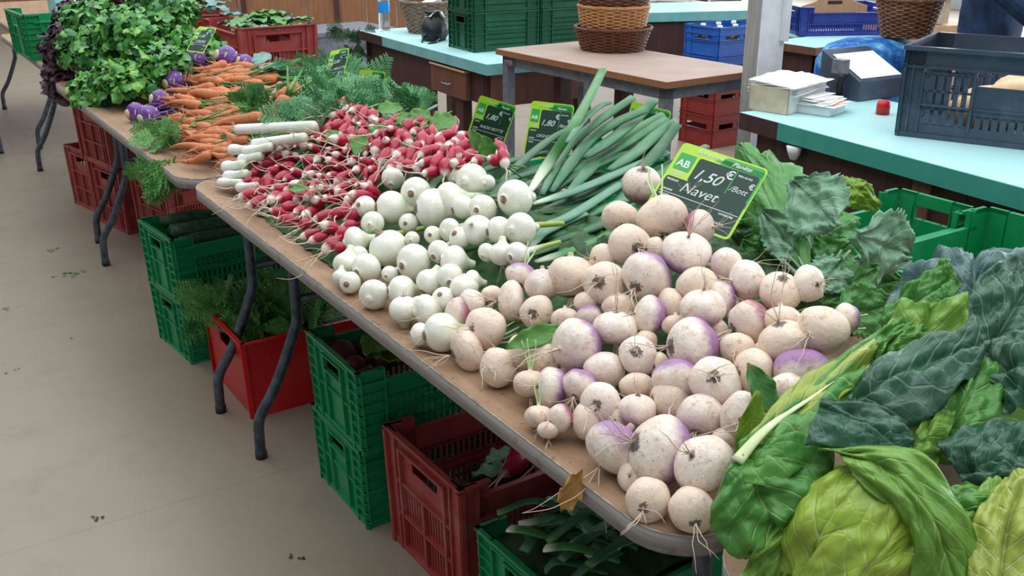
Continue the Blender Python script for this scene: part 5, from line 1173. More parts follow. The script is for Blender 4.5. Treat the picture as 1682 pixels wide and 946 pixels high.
# ------------------------------------------------------------------ price cards
def text(s, size, mat, par, M4, name, shear=0.0, ext=.0002, bold=0):
    cu = bpy.data.curves.new('t', 'FONT'); cu.body = s; cu.size = size; cu.shear = shear; cu.extrude = ext; cu.offset = bold
    o = bpy.data.objects.new('t', cu); COL.objects.link(o); bpy.context.view_layer.update()
    me = bpy.data.meshes.new_from_object(o.evaluated_get(bpy.context.evaluated_depsgraph_get())); bpy.data.objects.remove(o)
    me.materials.clear(); me.materials.append(M[mat]); q = newobj(name, me, par); q.matrix_local = M4; return q
def rrect(w, h, r, x=0, y=0, n=5):
    P = []
    for cx, cy, a0 in ((w-r, h-r, 0), (r, h-r, 90), (r, r, 180), (w-r, r, 270)):
        for k in range(n+1): a = math.radians(a0+90*k/n); P.append((x+cx+r*math.cos(a), y+cy+r*math.sin(a)))
    return P
def card(TL, TR, BL, dep, label, price='', name='', unit='', W=.14, H=.155):
    best = None
    r0, r1, r2 = ray(*TL), ray(*TR), ray(*BL)
    for k in range(-25, 26):
        d0 = dep*(1+k*.006); p0 = r0*d0
        def roots(r, L):
            a = r.dot(r); b_ = -2*r.dot(p0); c_ = p0.dot(p0)-L*L; D_ = b_*b_-4*a*c_
            if D_ < 0: D_ = 0
            return [(-b_-math.sqrt(D_))/2/a, (-b_+math.sqrt(D_))/2/a]
        for d1 in roots(r1, W):
            for d2 in roots(r2, H):
                u, v = r1*d1-p0, r2*d2-p0; e = abs(u.normalized().dot(v.normalized()))+abs(u.length/W-1)*2+abs(v.length/H-1)*2+abs(k)*.004
                nn = v.cross(u)  # facing
                if (v.normalized().z) > -.3: e += 1
                if v.dot(Vector((FW.x, FW.y, 0))) > 0: e += 1.5   # the card leans back: its foot is nearer than its head
                if best is None or e < best[0]: best = (e, p0, u, v)
    e, p0, u, v = best; u = u.normalized(); v = (v-u*v.dot(u)).normalized(); n = u.cross(-v).normalized()
    o0 = CAM+p0+v*H   # lower left corner is the origin
    t = MB(); prism(t, rrect(W, H, .008), -.0009, 0); o = t.build('price_card', M['lime'], smooth=False)
    o.matrix_world = Matrix.Translation(o0) @ Matrix((u, -v, n)).transposed().to_4x4()
    def layer(nm, P, z, mat): b = MB(); prism(b, P, z, z+.0002); return b.build(nm, M[mat], o, smooth=False)
    s = W/.14; hb = H
    layer('green_band', [(W*.42, hb-.016), (W-.0035, hb-.020*1), (W-.0035, hb-.006), (W-.008, hb-.003), (W*.55, hb-.003)], .0, 'sign_green')
    layer('green_frame', rrect(W*.5-.002, hb*.52, .004, W*.5, hb*.42), .0, 'sign_green')
    layer('chalk_panel', rrect(W-.009, hb*.52-.004, .005, .0045, .0045), .0002, 'slate'); 
    layer('chalk_panel', rrect(W*.70, hb*.34, .005, W*.265, hb*.52), .0003, 'slate')
    layer('organic_mark', rrect(W*.19, hb*.23, .002, W*.04, hb*.63), .0003, 'sign_green')
    def T(x, y, r=0, z=.0006): return Matrix.Translation((x, y, z)) @ Matrix.Rotation(r, 4, 'Z')
    text('AB', .017*s, 'white_plastic', o, T(W*.055, hb*.68), 'mark_lettering', bold=.0003)
    for k in range(3): layer('mark_line', [(W*.045, hb*(.60-.022*k)), (W*.21, hb*(.60-.022*k)), (W*.21, hb*(.605-.022*k)), (W*.045, hb*(.605-.022*k))], .0003, 'white_plastic')
    text('Biologique &', .0085*s, 'white_plastic', o, T(W*.20, hb-.012), 'heading', .3); text('Planète', .0105*s, 'white_plastic', o, T(W*.62, hb-.0155), 'heading', .3, bold=.0001)
    text('€', .020*s, 'white_plastic', o, T(W*.615, hb*.72), 'euro_sign', bold=.0003); text('€', .013*s, 'white_plastic', o, T(W*.90, hb*.68), 'euro_sign', bold=.0002)
    text('PRIX AU KG', .0042*s, 'white_plastic', o, T(W*.74, hb*.79), 'small_print', bold=.00012)
    text('PRODUIT', .0045*s, 'white_plastic', o, T(.008, hb*.47), 'small_print', bold=.00012); text('ORIGINE', .0045*s, 'white_plastic', o, T(.008, hb*.335), 'small_print', bold=.00012); text('VARIETE', .0045*s, 'white_plastic', o, T(.008, hb*.26), 'small_print', bold=.00012)
    text('CATEGORIE', .0042*s, 'white_plastic', o, T(W*.76, hb*.26), 'small_print', bold=.00012); text('CALIBRE', .0042*s, 'white_plastic', o, T(W*.76, hb*.14), 'small_print', bold=.00012)
    layer('ruled_line', [(.006, hb*.305), (W-.006, hb*.305), (W-.006, hb*.312), (.006, hb*.312)], .0005, 'white_plastic')
    layer('ruled_line', [(W*.70, hb*.53), (W*.712, hb*.53), (W*.72, hb*.85), (W*.708, hb*.85)], .0006, 'sign_green')
    if price: text(price, .026*s, 'chalk', o, T(W*.285, hb*.585, .0), 'chalk_price', .35, bold=.0001)
    if unit: text(unit, .0135*s, 'chalk', o, T(W*.72, hb*.585, .0), 'chalk_unit', .3)
    if name: text(name, .024*s*min(1, 6.5/len(name)), 'chalk', o, T(W*.24, hb*.37, .02), 'chalk_name', .3)
    b = MB(); b.tube([(W*.5, .01, -.003), (W*.5, -.04, -.006), (W*.5, -.13, -.03)], .0016, 6); b.box((W*.44, 0, -.006), (W*.56, .02, -.001)); b.build('stake', M['black'], o)
    return tag(o, label, 'price card', 'chalk price cards')
card((1124,233),(1264,279),(1056,343), 1.68, 'big green price card for turnips reading 1,50 behind the heap', '1,50', 'Navet', '/Bott', W=.155, H=.142)
card((789,156),(849,175),(764,232), 2.5, 'leaning green price card for radishes at the right end of the radish heap', '1,80', 'RADIS BOTTE', W=.11, H=.13)
card((874,165),(944,173),(858,256), 2.4, 'green price card for onions partly hidden behind the tall onion leaf', '1,80', 'OIGNON BLANC', '/Bott', W=.11, H=.14)
card((1038,166),(1103,183),(1018,243), 2.35, 'green price card on the right behind the blue-green onion leaves', '1,80', 'POIREAU', W=.11, H=.125)
card((590,114),(633,118),(589,178), 2.9, 'small upright green price card standing in the carrot tops, nearer one', '2,00', 'CAROTTE', W=.085, H=.12)
card((543,84),(574,78),(533,138), 3.1, 'small dark green price card turned away, behind the carrot tops', '2,00', 'CAROTTE', W=.08, H=.115)
card((327,43),(356,46),(305,84), 3.6, 'green price card leaning by the celery in front of the brown-red crate', '1,50', 'CELERI', W=.085, H=.10)
# ------------------------------------------------------------------ helpers for background
def bxo(name, a, c, mat, label=None, cat=None, loc=None, rz=0, par=None, bev=.002, grp=None):
    b = MB(); b.box(a, c); o = b.build(name, M[mat], par, smooth=False, bevel=bev, loc=loc, rot=(0, 0, rz))
    return tag(o, label, cat, grp) if label else o
def wicker(name, loc, r0, r1, H, mats, label, rows=16, ov=1.0, rim=True, n=56, rz=0, cat='basket', handle=False):
    b = MB(); b.hasuv = False
    for k in range(rows):
        u = (k+.5)/rows; z = H*u; r = r0+(r1-r0)*u; ph = PI*(k % 2); rr = H/rows*.52
        pts = [Vector(((r+.004*math.sin(a*14+ph))*math.cos(a)*ov, (r+.004*math.sin(a*14+ph))*math.sin(a), z)) for a in (2*PI*i/84 for i in range(85))]
        b.cur = mats_i(k, rows, len(mats)); b.tube(pts, rr, 5, False)
    b.cur = 0
    for i in range(28):
        a = 2*PI*i/28; b.tube([(r0*math.cos(a)*ov, r0*math.sin(a), 0), (r1*math.cos(a)*ov, r1*math.sin(a), H)], .003, 4)
    o = b.build(name, [M[m] for m in mats])
    f = MB(); f.lathe([(.001, .004), (r0*1.0, .004), (r0*1.0, .012), (.001, .012)], 28, Matrix.Diagonal((ov, 1, 1, 1))); f.build('base', M[mats[0]], o)
    if rim:
        f = MB()
        for q in range(3): f.tube([Vector(((r1+.004*math.cos(a*20+q*2.1))*math.cos(a)*ov, (r1+.004*math.cos(a*20+q*2.1))*math.sin(a), H+.004*math.sin(a*20+q*2.1))) for a in (2*PI*i/120 for i in range(121))], .0045, 5, False)
        f.build('rim', M[mats[-1]], o)
    o.location = loc; o.rotation_euler = (0, 0, rz)
    return tag(o, label, cat, None)
def mats_i(k, rows, n): return min(n-1, int(k/rows*n))
# on the left counter
cz = .72
def local(o_, x, y, z): return Matrix.Translation((LB.x, LB.y, 0)) @ Matrix.Rotation(-sk2, 4, 'Z') @ Vector((x, y, z))
p = at(632, 50, cz+.001)
bt = MB(); bt.lathe([(.001, 0), (.030, 0), (.033, .01), (.031, .03), (.033, .06), (.031, .09), (.033, .13), (.032, .17), (.024, .20), (.013, .23), (.012, .25)], 20)
bo = bt.build('water_bottle', M['clear'], loc=p); tag(bo, 'clear water bottle with a blue label at the far end of the left counter', 'bottle')
b = MB(); b.lathe([(.0338, .10), (.0342, .102), (.0342, .155), (.0338, .157)], 20, caps=False); b.build('paper_label', M['blue_label'], bo); b = MB(); b.lathe([(.001, .25), (.014, .25), (.014, .268), (.001, .27)], 14); b.build('cap', M['white_plastic'], bo)
p = at(683, 56, cz+.001)+Vector((.10, .05, 0)); wicker('wicker_basket', p, .10, .15, .17, ['wicker_grey', 'wicker_grey'], 'grey-brown wicker basket holding paper, beside the water bottle')
b = MB(); 
for k in range(3): b.grid(lambda u, v: Vector((-.07+.14*u+.01*k, -.06+.12*v, .10+.06*u+.02*math.sin(v*5+k)+.012*k)), 6, 6)
tag(b.build('crumpled_paper', M['paper'], loc=p, sol=.001), 'crumpled white paper inside the grey-brown basket', 'paper')
p = at(700, 68, cz+.001)+Vector((.06, .02, 0)); b = MB(); b.lathe([(.001, 0), (.06, 0), (.075, .04), (.07, .08), (.04, .115), (.03, .13), (.045, .15), (.001, .15)], 20, wob=lambda t, i: 1+.1*math.sin(3*t+i)+.06*math.sin(7*t))
o = b.build('cloth_bag', M['black'], loc=p); tag(o, 'black cloth bag with strap ends beside the dark green crates', 'bag'); b = MB(); b.tube([(-.05, -.02, .03), (-.085, -.03, .02), (-.10, -.05, 0), (-.104, -.05, -.03)], .006, 6); b.tube([(.0, -.06, .02), (-.05, -.11, 0.006), (-.10, -.12, 0)], .006, 6); b.build('strap', M['black'], o); b = MB(); b.grid(lambda u, v: Vector((-.04+.1*u, -.04+.07*v, .125+.03*math.sin(u*4)*math.cos(v*3))), 8, 8); b.build('lining', M['paper'], o, sol=.001)
q = at(778, 87, cz+.001)
for i, (dx, dz) in enumerate(((0, 0), (0, .19), (.385, 0), (.385, .19))):
    lab = ('lower', 'upper')[i % 2]+' dark green crate of the '+('left' if i < 2 else 'right')+' stack on the left teal counter'
    # long side runs back to the left, short end faces the camera's right
    cc = Vector((.19+dx, .14, dz)); W_ = Matrix.Translation(q) @ Matrix.Rotation(-sk2, 4, 'Z') @ cc
    crate('plastic_crate', .38, .28, .188, 'dkgreen', 'green_dark', lab, W_, -sk2, group='dark green crates on the left counter')
# stacked baskets on the work table
wb = at(1012, 86, .801)+Vector((.05, .09, 0)); k_ = depth(wb)/FPX
wicker('wicker_basket', wb, 50*k_, 62*k_, .095, ['wicker_dark', 'wicker_dark'], 'dark brown wicker basket at the bottom of the stack on the bare table', 14)
wicker('wicker_basket', wb+Vector((0, 0, .10)), 52*k_, 57*k_, .085, ['wicker_light', 'wicker_light'], 'honey coloured wicker basket in the middle of the stack on the bare table', 12)
wicker('wicker_basket', wb+Vector((0, 0, .19)), 54*k_, 62*k_, .11, ['wicker_dark', 'wicker'], 'brown wicker basket on top of the stack on the bare table', 14)
# blue bottle crates right of the work table, standing on a low table
def bottle(loc, h=.24, cap='white_plastic', lab='', cat='bottle', grp=None, mat='amber'):
    b = MB(); b.lathe([(.001, 0), (.032, 0), (.033, .01), (.033, h*.55), (.026, h*.68), (.013, h*.8), (.012, h*.95), (.014, h)], 14); o = b.build('glass_bottle', M[mat], loc=loc)
    b = MB(); b.lathe([(.001, h), (.016, h-.004), (.016, h+.02), (.001, h+.022)], 12); b.build('cap', M[cap], o); return tag(o, lab, cat, grp)
def placed(cx, cy, z, L, W, rz, corner=(1, -1)):
    """location of a crate whose given bottom corner sits at pixel (cx,cy) on height z"""
    p = at(cx, cy, z); return p-(Matrix.Rotation(rz, 4, 'Z') @ Vector((corner[0]*L/2, corner[1]*W/2, 0)))
# four bottle crates stacked on the floor in the background, two brown-red and two blue
rb = .02; sp_ = placed(1168, 245, 0, .40, .30, rb, (-1, -1))
for dz, h_, mt, lab in ((0, .195, 'red_bottle', 'brown-red bottle crate on the floor beside the post, bottom of the stack'), (.196, .18, 'red_bottle', 'brown-red bottle crate second from the floor, with swing-top bottles'), (.377, .17, 'blue', 'blue bottle crate lettered D. in the stack left of the post'), (.548, .175, 'blue', 'blue bottle crate on top of the stack left of the post')):
    o = crate('bottle_crate', .40, .30, h_, 'bottle', mt, lab, sp_+Vector((0, 0, dz)), rb)
    if 'lettered' in lab: text('D.', .10, 'white_plastic', o, Matrix.Translation((-.075, -.150, .035)) @ Matrix.Rotation(PI/2, 4, 'X'), 'lettering', bold=.002)
    if mt == 'blue' and dz < .5: continue
    if dz == 0: continue
    for i in range(3):
        for j in range(2): bottle(sp_+Vector((0, 0, dz+.008))+Matrix.Rotation(rb, 3, 'Z') @ Vector((-.13+.13*i, -.08+.14*j, 0)), .15, lab='white-capped bottle in the '+('top blue' if mt == 'blue' else 'upper brown-red')+' crate beside the post', grp='bottles in the '+mt+' crate')
# things on the long counter
def onc(x, y, dz=0): return at(x, y, CZ+dz)
p = onc(1293, 190); a_ = onc(1228, 180); e1 = (p-a_); L1 = e1.length; rzb = math.atan2(e1.y, e1.x)
bo_ = thing('paper_box', 'open pale cardboard box of paper bags at the left end of the teal counter', 'box', tuple(a_), rzb)
bh = .085; bw = .24
for nm, a, c in (('front_side', (0, 0, 0), (L1, .004, bh)), ('back_side', (0, bw, 0), (L1, bw+.004, bh)), ('left_side', (0, 0, 0), (.004, bw, bh)), ('right_side', (L1-.004, 0, 0), (L1, bw, bh)), ('bottom', (0, 0, 0), (L1, bw, .003))):
    bxo(nm, a, c, 'card' if nm == 'front_side' else 'card_white', par=bo_, bev=0)
for i in range(9):
    rr = random.Random(i); b = MB(); b.grid(lambda u, v: Vector((-.01+(L1+.03)*u, .005+(bw)*v, .006*math.sin(u*3+i)+.012*v*rr.random())), 5, 5); o = b.build('paper_bag', M['paper'], sol=.0008)
    o.matrix_world = bo_.matrix_world if False else Matrix.Translation(a_) @ Matrix.Rotation(rzb+rr.uniform(-.10, .10), 4, 'Z') @ Matrix.Translation((0, 0, bh-.024+.004*i)); tag(o, 'white paper bag lying flat in the pale cardboard box', 'paper bag', 'paper bags in the box')
b = MB(); b.box((0, 0, 0), (.12, .20, .022)); p = onc(1362, 193); o = bxo('plastic_tray', (0, 0, 0), (.11, .12, .028), 'white_plastic', 'shallow white tray under the stack of papers on the teal counter', 'tray', p, .25, bev=.004)
for i in range(7):
    rr = random.Random(i+3); o = bxo('paper_sheet', (-.075, -.07, 0), (.075, .08, .0015), 'paper', 'white sheet in the fanned paper stack on the white tray', 'paper', p+Vector((.055+.01*rr.uniform(-1, 1), .07+.014*i, .031+.003*i)), .25+rr.uniform(-.25, .25), bev=0, grp='papers on the white tray')
    if i == 2: bxo('teal_print', (-.02, -.05, .0016), (.03, -.01, .0018), 'turq_edge', par=o, bev=0)
b = MB(); b.box((-.055, -.014, 0), (.055, .0, .006)); tag(b.build('marker_pen', M['squash'], loc=p+Vector((.075, .035, .0301)), rot=(0, 0, .3), bevel=.002, smooth=False), 'orange and black marker pen tucked under the fanned papers', 'pen')
# scale with a white sheet on its sloping top
p = onc(1435, 168)+Vector((.02, .08, 0)); sc = thing('shop_scale', 'dark shop scale with a white sheet on its sloping head, beside the grey crate', 'scale', tuple(p), -.05)
b = MB(); b.add([(-.06,-.05,0),(.17,-.05,0),(.17,.14,0),(-.06,.14,0),(-.06,-.05,.07),(.17,-.05,.07),(.17,.14,.16),(-.06,.14,.16)], [(0,3,2,1),(4,5,6,7),(0,1,5,4),(1,2,6,5),(2,3,7,6),(3,0,4,7)]); b.build('body', M['grey_crate'], sc, smooth=False, bevel=.004)
b = MB(); b.add([(-.045,-.04,.0775),(.16,-.04,.0775),(.16,.10,.144),(-.045,.10,.144)], [(0,1,2,3)]); b.build('white_sheet', M['paper'], sc, smooth=False, sol=.0015)
b = MB(); b.tube([(-.08, .02, 0), (-.085, .02, .05), (-.10, .0, .09)], .012, 8); b.build('cable', M['black'], sc); bxo('side_display', (-.10, .0, .09), (-.065, .05, .14), 'grey_metal', par=sc)
b = MB(); b.lathe([(.001, 0), (.022, 0), (.022, .03), (.018, .045), (.001, .046)], 16); tag(b.build('small_jar', M['red_bright'], loc=onc(1462, 190)+Vector((0, .03, 0))), 'small red-labelled jar between the scale and the grey crate', 'jar')
# grey crate of loaves
ge = placed(1467, 222, CZ+.001, .60, .40, -1.163, (-1, -1))
crate('ventilated_crate', .60, .40, .262, 'euro', 'grey_crate', 'large slate-grey ventilated crate of loaves on the teal counter', ge, -1.163)
for i in range(8):
    rr = random.Random(i); b = MB(); b.lathe([(max(.05, math.cos(-PI/2+PI*k/12))*.055, math.sin(-PI/2+PI*k/12)*.13) for k in range(13)], 16); o = b.build('bread_loaf', M['bread'])
    o.matrix_world = Matrix.Translation(ge+Matrix.Rotation(-1.163, 3, 'Z') @ Vector((-.06+.1*(i % 4), -.08+.16*(i//4), .075+.05*(i % 2)))) @ Matrix.Rotation(-1.163+PI/2+rr.uniform(-.3, .3), 4, 'Z') @ Matrix.Rotation(PI/2, 4, 'X'); tag(o, 'pale crusted loaf in the slate-grey ventilated crate', 'bread', 'loaves in the grey crate')
# back counter with navy crate, blue cloth, baskets
A2 = at(1340, 78, .74); c4 = thing('market_counter', 'small dark counter with a pale top behind the post', 'counter', (A2.x, A2.y, 0), 0)
bxo('counter_top', (0, 0, .725), (.85, .32, .74), 'turq_top', par=c4); bxo('counter_top', (.30, .3205, .725), (.85, .70, .74), 'turq_top', par=c4); bxo('edge_band', (-.004, -.004, .70), (.85, 0, .738), 'wood_mid', par=c4); bxo('edge_band', (-.004, 0, .70), (0, .32, .738), 'wood_mid', par=c4); bxo('front_panel', (.03, .02, .25), (.05, .30, .725), 'wood_dark', par=c4); bxo('side_panel', (.03, .02, .25), (.82, .04, .725), 'wood_dark', par=c4)
for x in (.06, .78):
    for y in (.06, .26): bxo('leg', (x, y, 0), (x+.05, y+.05, .725), 'wood_dark', par=c4)
def onb(x, y, z=.741): return at(x, y, z)
p = placed(1312, 60, .741, .52, .34, -.45, (-1, -1)); crate('folding_crate', .52, .34, .15, 'red', 'navy', 'navy blue mesh crate with a wooden tray in it, behind the post', p, -.45)
tb = MB(); hp = [(-.19, 0), (.19, 0), (.19, .05), (.12, .07), (.07, .10), (-.07, .10), (-.12, .07), (-.19, .05)]
for s in (0, .01): pass
tb.add([(x, 0, z) for x, z in hp]+[(x, .01, z) for x, z in hp], [tuple(range(8)), tuple(range(8, 16))[::-1]]+[(i, i+8, (i+1) % 8+8, (i+1) % 8) for i in range(8)])
o = tb.build('wooden_tray', M['wood_pale'], loc=p+Vector((0, .0, .09)), rot=(0, 0, -.45), smooth=False, bevel=.003); tag(o, 'pale wooden tray end with a grip hole standing in the navy crate', 'tray')
hb_ = MB(); hb_.box((-.045, -.0015, .055), (.045, .0115, .08)); hb_.build('grip_hole', M['wood_dark'], o, smooth=False, bevel=.008)
p = onb(1292, 48)+Vector((.0, .05, 0)); cr2 = thing('card_terminal', 'black counter device with a green lit end beside the post', 'device', tuple(p), -.2); bxo('body', (-.10, 0, 0), (.06, .1, .05), 'black', par=cr2, bev=.008); bxo('green_end', (.06, .02, .008), (.075, .08, .045), 'sign_green', par=cr2, bev=.004)
bl_ = onb(1440, 78, .90)+Vector((.10, .10, -.06)); b = MB(); b.lathe([(.14, -.76), (.19, -.7), (.20, -.3), (.19, 0), (.17, .05), (.10, .075), (.001, .08)], 32, Matrix.Diagonal((1.2, .8, 1, 1)), wob=lambda t, i: 1+.07*math.sin(5*t+i)+.03*math.sin(11*t))
o = b.build('cloth_covered_stool', M['blue_cloth'], loc=bl_); tag(o, 'blue tie-dye cloth draped over a stool behind the scale', 'cloth')
p = bl_+Vector((.115, -.06, .082)); wicker('wicker_basket', p, .085, .12, .14, ['wicker', 'wicker'], 'brown wicker basket on the blue cloth, lower of two', 18); wicker('wicker_basket', p+Vector((0, .0, .145)), .10, .13, .15, ['wicker', 'wicker'], 'brown wicker basket behind the grey crate, upper of two', 18)
cb = onb(1570, 40, .82); o = bxo('cardboard_box', (0, 0, 0), (.22, .2, .16), 'card', 'plain cardboard box between the upper wicker basket and the person', 'box', cb+Vector((-.05, .2, -.02)), -.2); bxo('flap', (0, -.06, .158), (.22, 0, .161), 'card', par=o, bev=0)
st = bxo('box_stand', (-.05, -.05, 0), (.45, .35, cb.z-.025), 'wood_pale', 'pale wooden stand under the cardboard box behind the grey crate', 'stand', (cb.x-.05, cb.y+.2, 0), -.2)
# person in a navy sweater behind the crate
pp = atd(1660, -150, 3.4); pz = Vector((pp.x, pp.y, 0))
def skin_fig(pts, edges, rad, name, mat, par=None, sub=2):
    me = bpy.data.meshes.new(name); me.from_pydata(pts, edges, []); o = bpy.data.objects.new(name, me); COL.objects.link(o)
    md = o.modifiers.new('k', 'SKIN'); sv = me.skin_vertices[0].data
    for i, r in enumerate(rad): sv[i].radius = r if isinstance(r, tuple) else (r, r)
    sv[0].use_root = True; md2 = o.modifiers.new('s', 'SUBSURF'); md2.levels = sub; md2.render_levels = sub; me.materials.append(M[mat]); o.parent = par; return o
per = thing('person', 'person in a navy sweater behind the grey crate, cut off by the top right corner', 'person', tuple(pz), math.radians(200))
pts = [(0,0,.95),(0,0,1.12),(0,-.01,1.30),(0,-.01,1.43),(.18,0,1.42),(.24,.02,1.17),(.20,.20,1.02),(-.18,0,1.42),(-.24,.02,1.17),(-.18,.20,1.02),(.09,0,.88),(.10,.02,.50),(.10,0,.09),(-.09,0,.88),(-.10,.02,.50),(-.10,0,.09),(0,0,1.50)]
skin_fig(pts, [(0,1),(1,2),(2,3),(3,4),(4,5),(5,6),(3,7),(7,8),(8,9),(0,10),(10,11),(11,12),(0,13),(13,14),(14,15),(3,16)], [(.15,.11),(.15,.11),(.17,.12),(.12,.09),.065,.052,.042,.065,.052,.042,.085,.06,.045,.085,.06,.045,.055], 'clothed_body', 'navy_cloth', per)
hd = MB(); hd.lathe([(max(.02, math.cos(-PI/2+PI*i/16))*(.075 if i > 8 else .062+.0017*i), math.sin(-PI/2+PI*i/16)*.115) for i in range(17)], 24, Matrix.Translation((0, .01, 1.63)) @ Matrix.Diagonal((1, 1.2, 1, 1))); ho = hd.build('head', M['skin'], per)
b = MB(); b.tube([(0, 0, 1.48), (0, .0, 1.56)], .05, 14); b.build('neck', M['skin'], per)
b = MB(); b.lathe([(.001, .122), (.05, .108), (.08, .06), (.084, .0), (.075, -.05)], 20, Matrix.Translation((0, -.012, 1.635)) @ Matrix.Diagonal((1, 1.15, 1, 1))); b.build('hair', M['hair'], ho)
b = MB(); b.lathe([(.001, .02), (.014, .0), (.016, -.012), (.001, -.018)], 10, Matrix.Translation((0, .105, 1.62))); b.build('nose', M['skin'], ho)
for s in (-1, 1):
    b = MB(); b.lathe([(.001, .009), (.009, .0), (.001, -.009)], 10, Matrix.Translation((s*.03, .088, 1.645))); b.build('eye', M['black'], ho); b = MB(); b.lathe([(.001, .03), (.013, .012), (.013, -.012), (.001, -.03)], 10, Matrix.Translation((s*.078, 0, 1.63)) @ Matrix.Diagonal((.6, 1, 1, 1))); b.build('ear', M['skin'], ho)
    h = MB(); c = Vector((s*.19, .24, 1.01)); h.tube([c-Vector((0, .05, 0)), c, c+Vector((0, .05, -.01))], [.024, .036, .03], 10, True, .45); 
    ob = h.build('hand', M['skin'], per)
    for k in range(4): f = MB(); x = c.x+(-.026+.0175*k); L_ = (.06, .07, .066, .052)[k]; f.tube([(x, c.y+.04, c.z-.008), (x, c.y+.04+L_*.55, c.z-.012), (x, c.y+.04+L_, c.z-.03)], [.009, .0085, .007], 8); f.build('finger', M['skin'], ob)
    f = MB(); f.tube([(c.x-s*.03, c.y, c.z), (c.x-s*.055, c.y+.03, c.z-.01), (c.x-s*.06, c.y+.055, c.z-.02)], [.011, .010, .008], 8); f.build('thumb', M['skin'], ob)
    f = MB(); f.tube([(s*.10, -.05, .045), (s*.10, .05, .05), (s*.10, .15, .03)], [.045, .045, .035], 10, True, .8); f.build('shoe', M['black'], per)
# far pale table, chairs, panel and boxes at the top edge
FA = at(1075, 22, .72); ft = thing('market_counter', 'pale turquoise counter seen between the basket stack and the blue crate', 'counter', (FA.x-.4, FA.y, 0), -.35)
bxo('counter_top', (-.3, -.1, .72), (1.5, .55, .75), 'turq_top', par=ft); bxo('edge_band', (-.3, -.104, .69), (1.5, -.1, .749), 'turq_edge_pale', par=ft); bxo('front_panel', (-.28, -.08, .3), (1.48, -.06, .72), 'wood_dark', par=ft)
for x in (-.25, 1.4): bxo('leg', (x, 0, 0), (x+.05, .05, .72), 'wood_dark', par=ft)
for i, (x, lab) in enumerate(((1095, 'white tubular chair behind the blue crate, left one'), (1150, 'white tubular chair behind the blue crate, right one'))):
    q = at(x, 8, .45)+Vector((.5*i, .3*i, 0)); ch = thing('tubular_chair', lab, 'chair', (q.x, q.y, 0), .4+i, 'white tubular chairs'); b = MB(); b.box((-.2, -.2, .45), (.2, .2, .47)); b.build('seat', M['wood_dark'], ch, smooth=False, bevel=.01); b = MB(); b.box((-.2, .19, .65), (.2, .21, .85)); b.build('backrest', M['wood_dark'], ch, smooth=False, bevel=.01)
    for sx in (-.18, .18):
        b = MB(); b.tube([(sx, -.18, 0), (sx, -.18, .45)], .013, 8); b.build('leg', M['white_plastic'], ch); b = MB(); b.tube([(sx, .2, 0), (sx, .2, .86)], .013, 8); b.build('leg', M['white_plastic'], ch)
bx_ = at(575, 52, 0.55)
q = at(545, 100, .35); tb_ = thing('low_table', 'low grey table between the brown-red crate and the left counter', 'table', (q.x, q.y, 0), .1)
bxo('table_top', (-.12, .0, .52), (.55, .5, .55), 'grey_metal', par=tb_); bxo('side_panel', (-.10, .02, .1), (.5, .05, .52), 'grey_metal', par=tb_)
for x in (-.1, .48): bxo('leg', (x, .4, 0), (x+.04, .44, .52), 'grey_metal', par=tb_)
o = bxo('blue_box', (-.08, -.06, 0), (.08, .06, .06), 'turq_edge_pale', 'small light blue box in front of the low grey table', 'box', (q.x+.02, q.y-.20, .30), .1); bxo('lid', (-.082, -.062, .052), (.082, .062, .062), 'white_plastic', par=o); bxo('box_block', (-.1, -.08, 0), (.1, .08, .298), 'wood_dark', 'dark block under the small light blue box', 'block', (q.x+.02, q.y-.20, 0), .1)
q = at(540, 66, .0); wp = thing('wooden_partition', 'brown wooden partition behind the brown-red crate at the top edge', 'partition', tuple(at(540, 60, .0)), -.35)
for k in range(6): bxo('board', (-.9+.34*k, 0, .0), (-.9+.34*k+.32, .03, 1.2), 'wood_wall', par=wp)
for k in (0, 3, 6): bxo('upright', (-.94+.34*k, -.03, 0), (-.88+.34*k, .0, 1.22), 'wood_dark', par=wp)
o = bxo('storage_box', (-.12, -.08, 0), (.12, .08, .12), 'white_plastic', 'white plastic box on the far table at the top left', 'box', at(125, 24, TZ+.002)+Vector((.1, .1, 0)), .1, bev=.01); bxo('lid', (-.125, -.085, .11), (.125, .085, .125), 'paper', par=o)
o = bxo('storage_box', (-.05, -.05, 0), (.05, .05, .16), 'turq_edge_pale', 'narrow pale blue carton left of the white box at the top left', 'box', at(100, 26, TZ+.002), .3, bev=.004); bxo('lid', (-.052, -.052, .15), (.052, .052, .165), 'white_plastic', par=o)
# dill hanging at the end of the left counter
q = at(590, 52, .72); fronds('dill_bunch', [(q+Vector((-.06, .0, -.12)), .05), (q+Vector((-.08, 0, -.3)), .05), (q+Vector((-.05, .03, .0)), .03)], .11, 'leaf_dark', 'dark feathery bunch of dill hanging at the far end of the left counter', 'herbs', 45, 44, up=-.4)
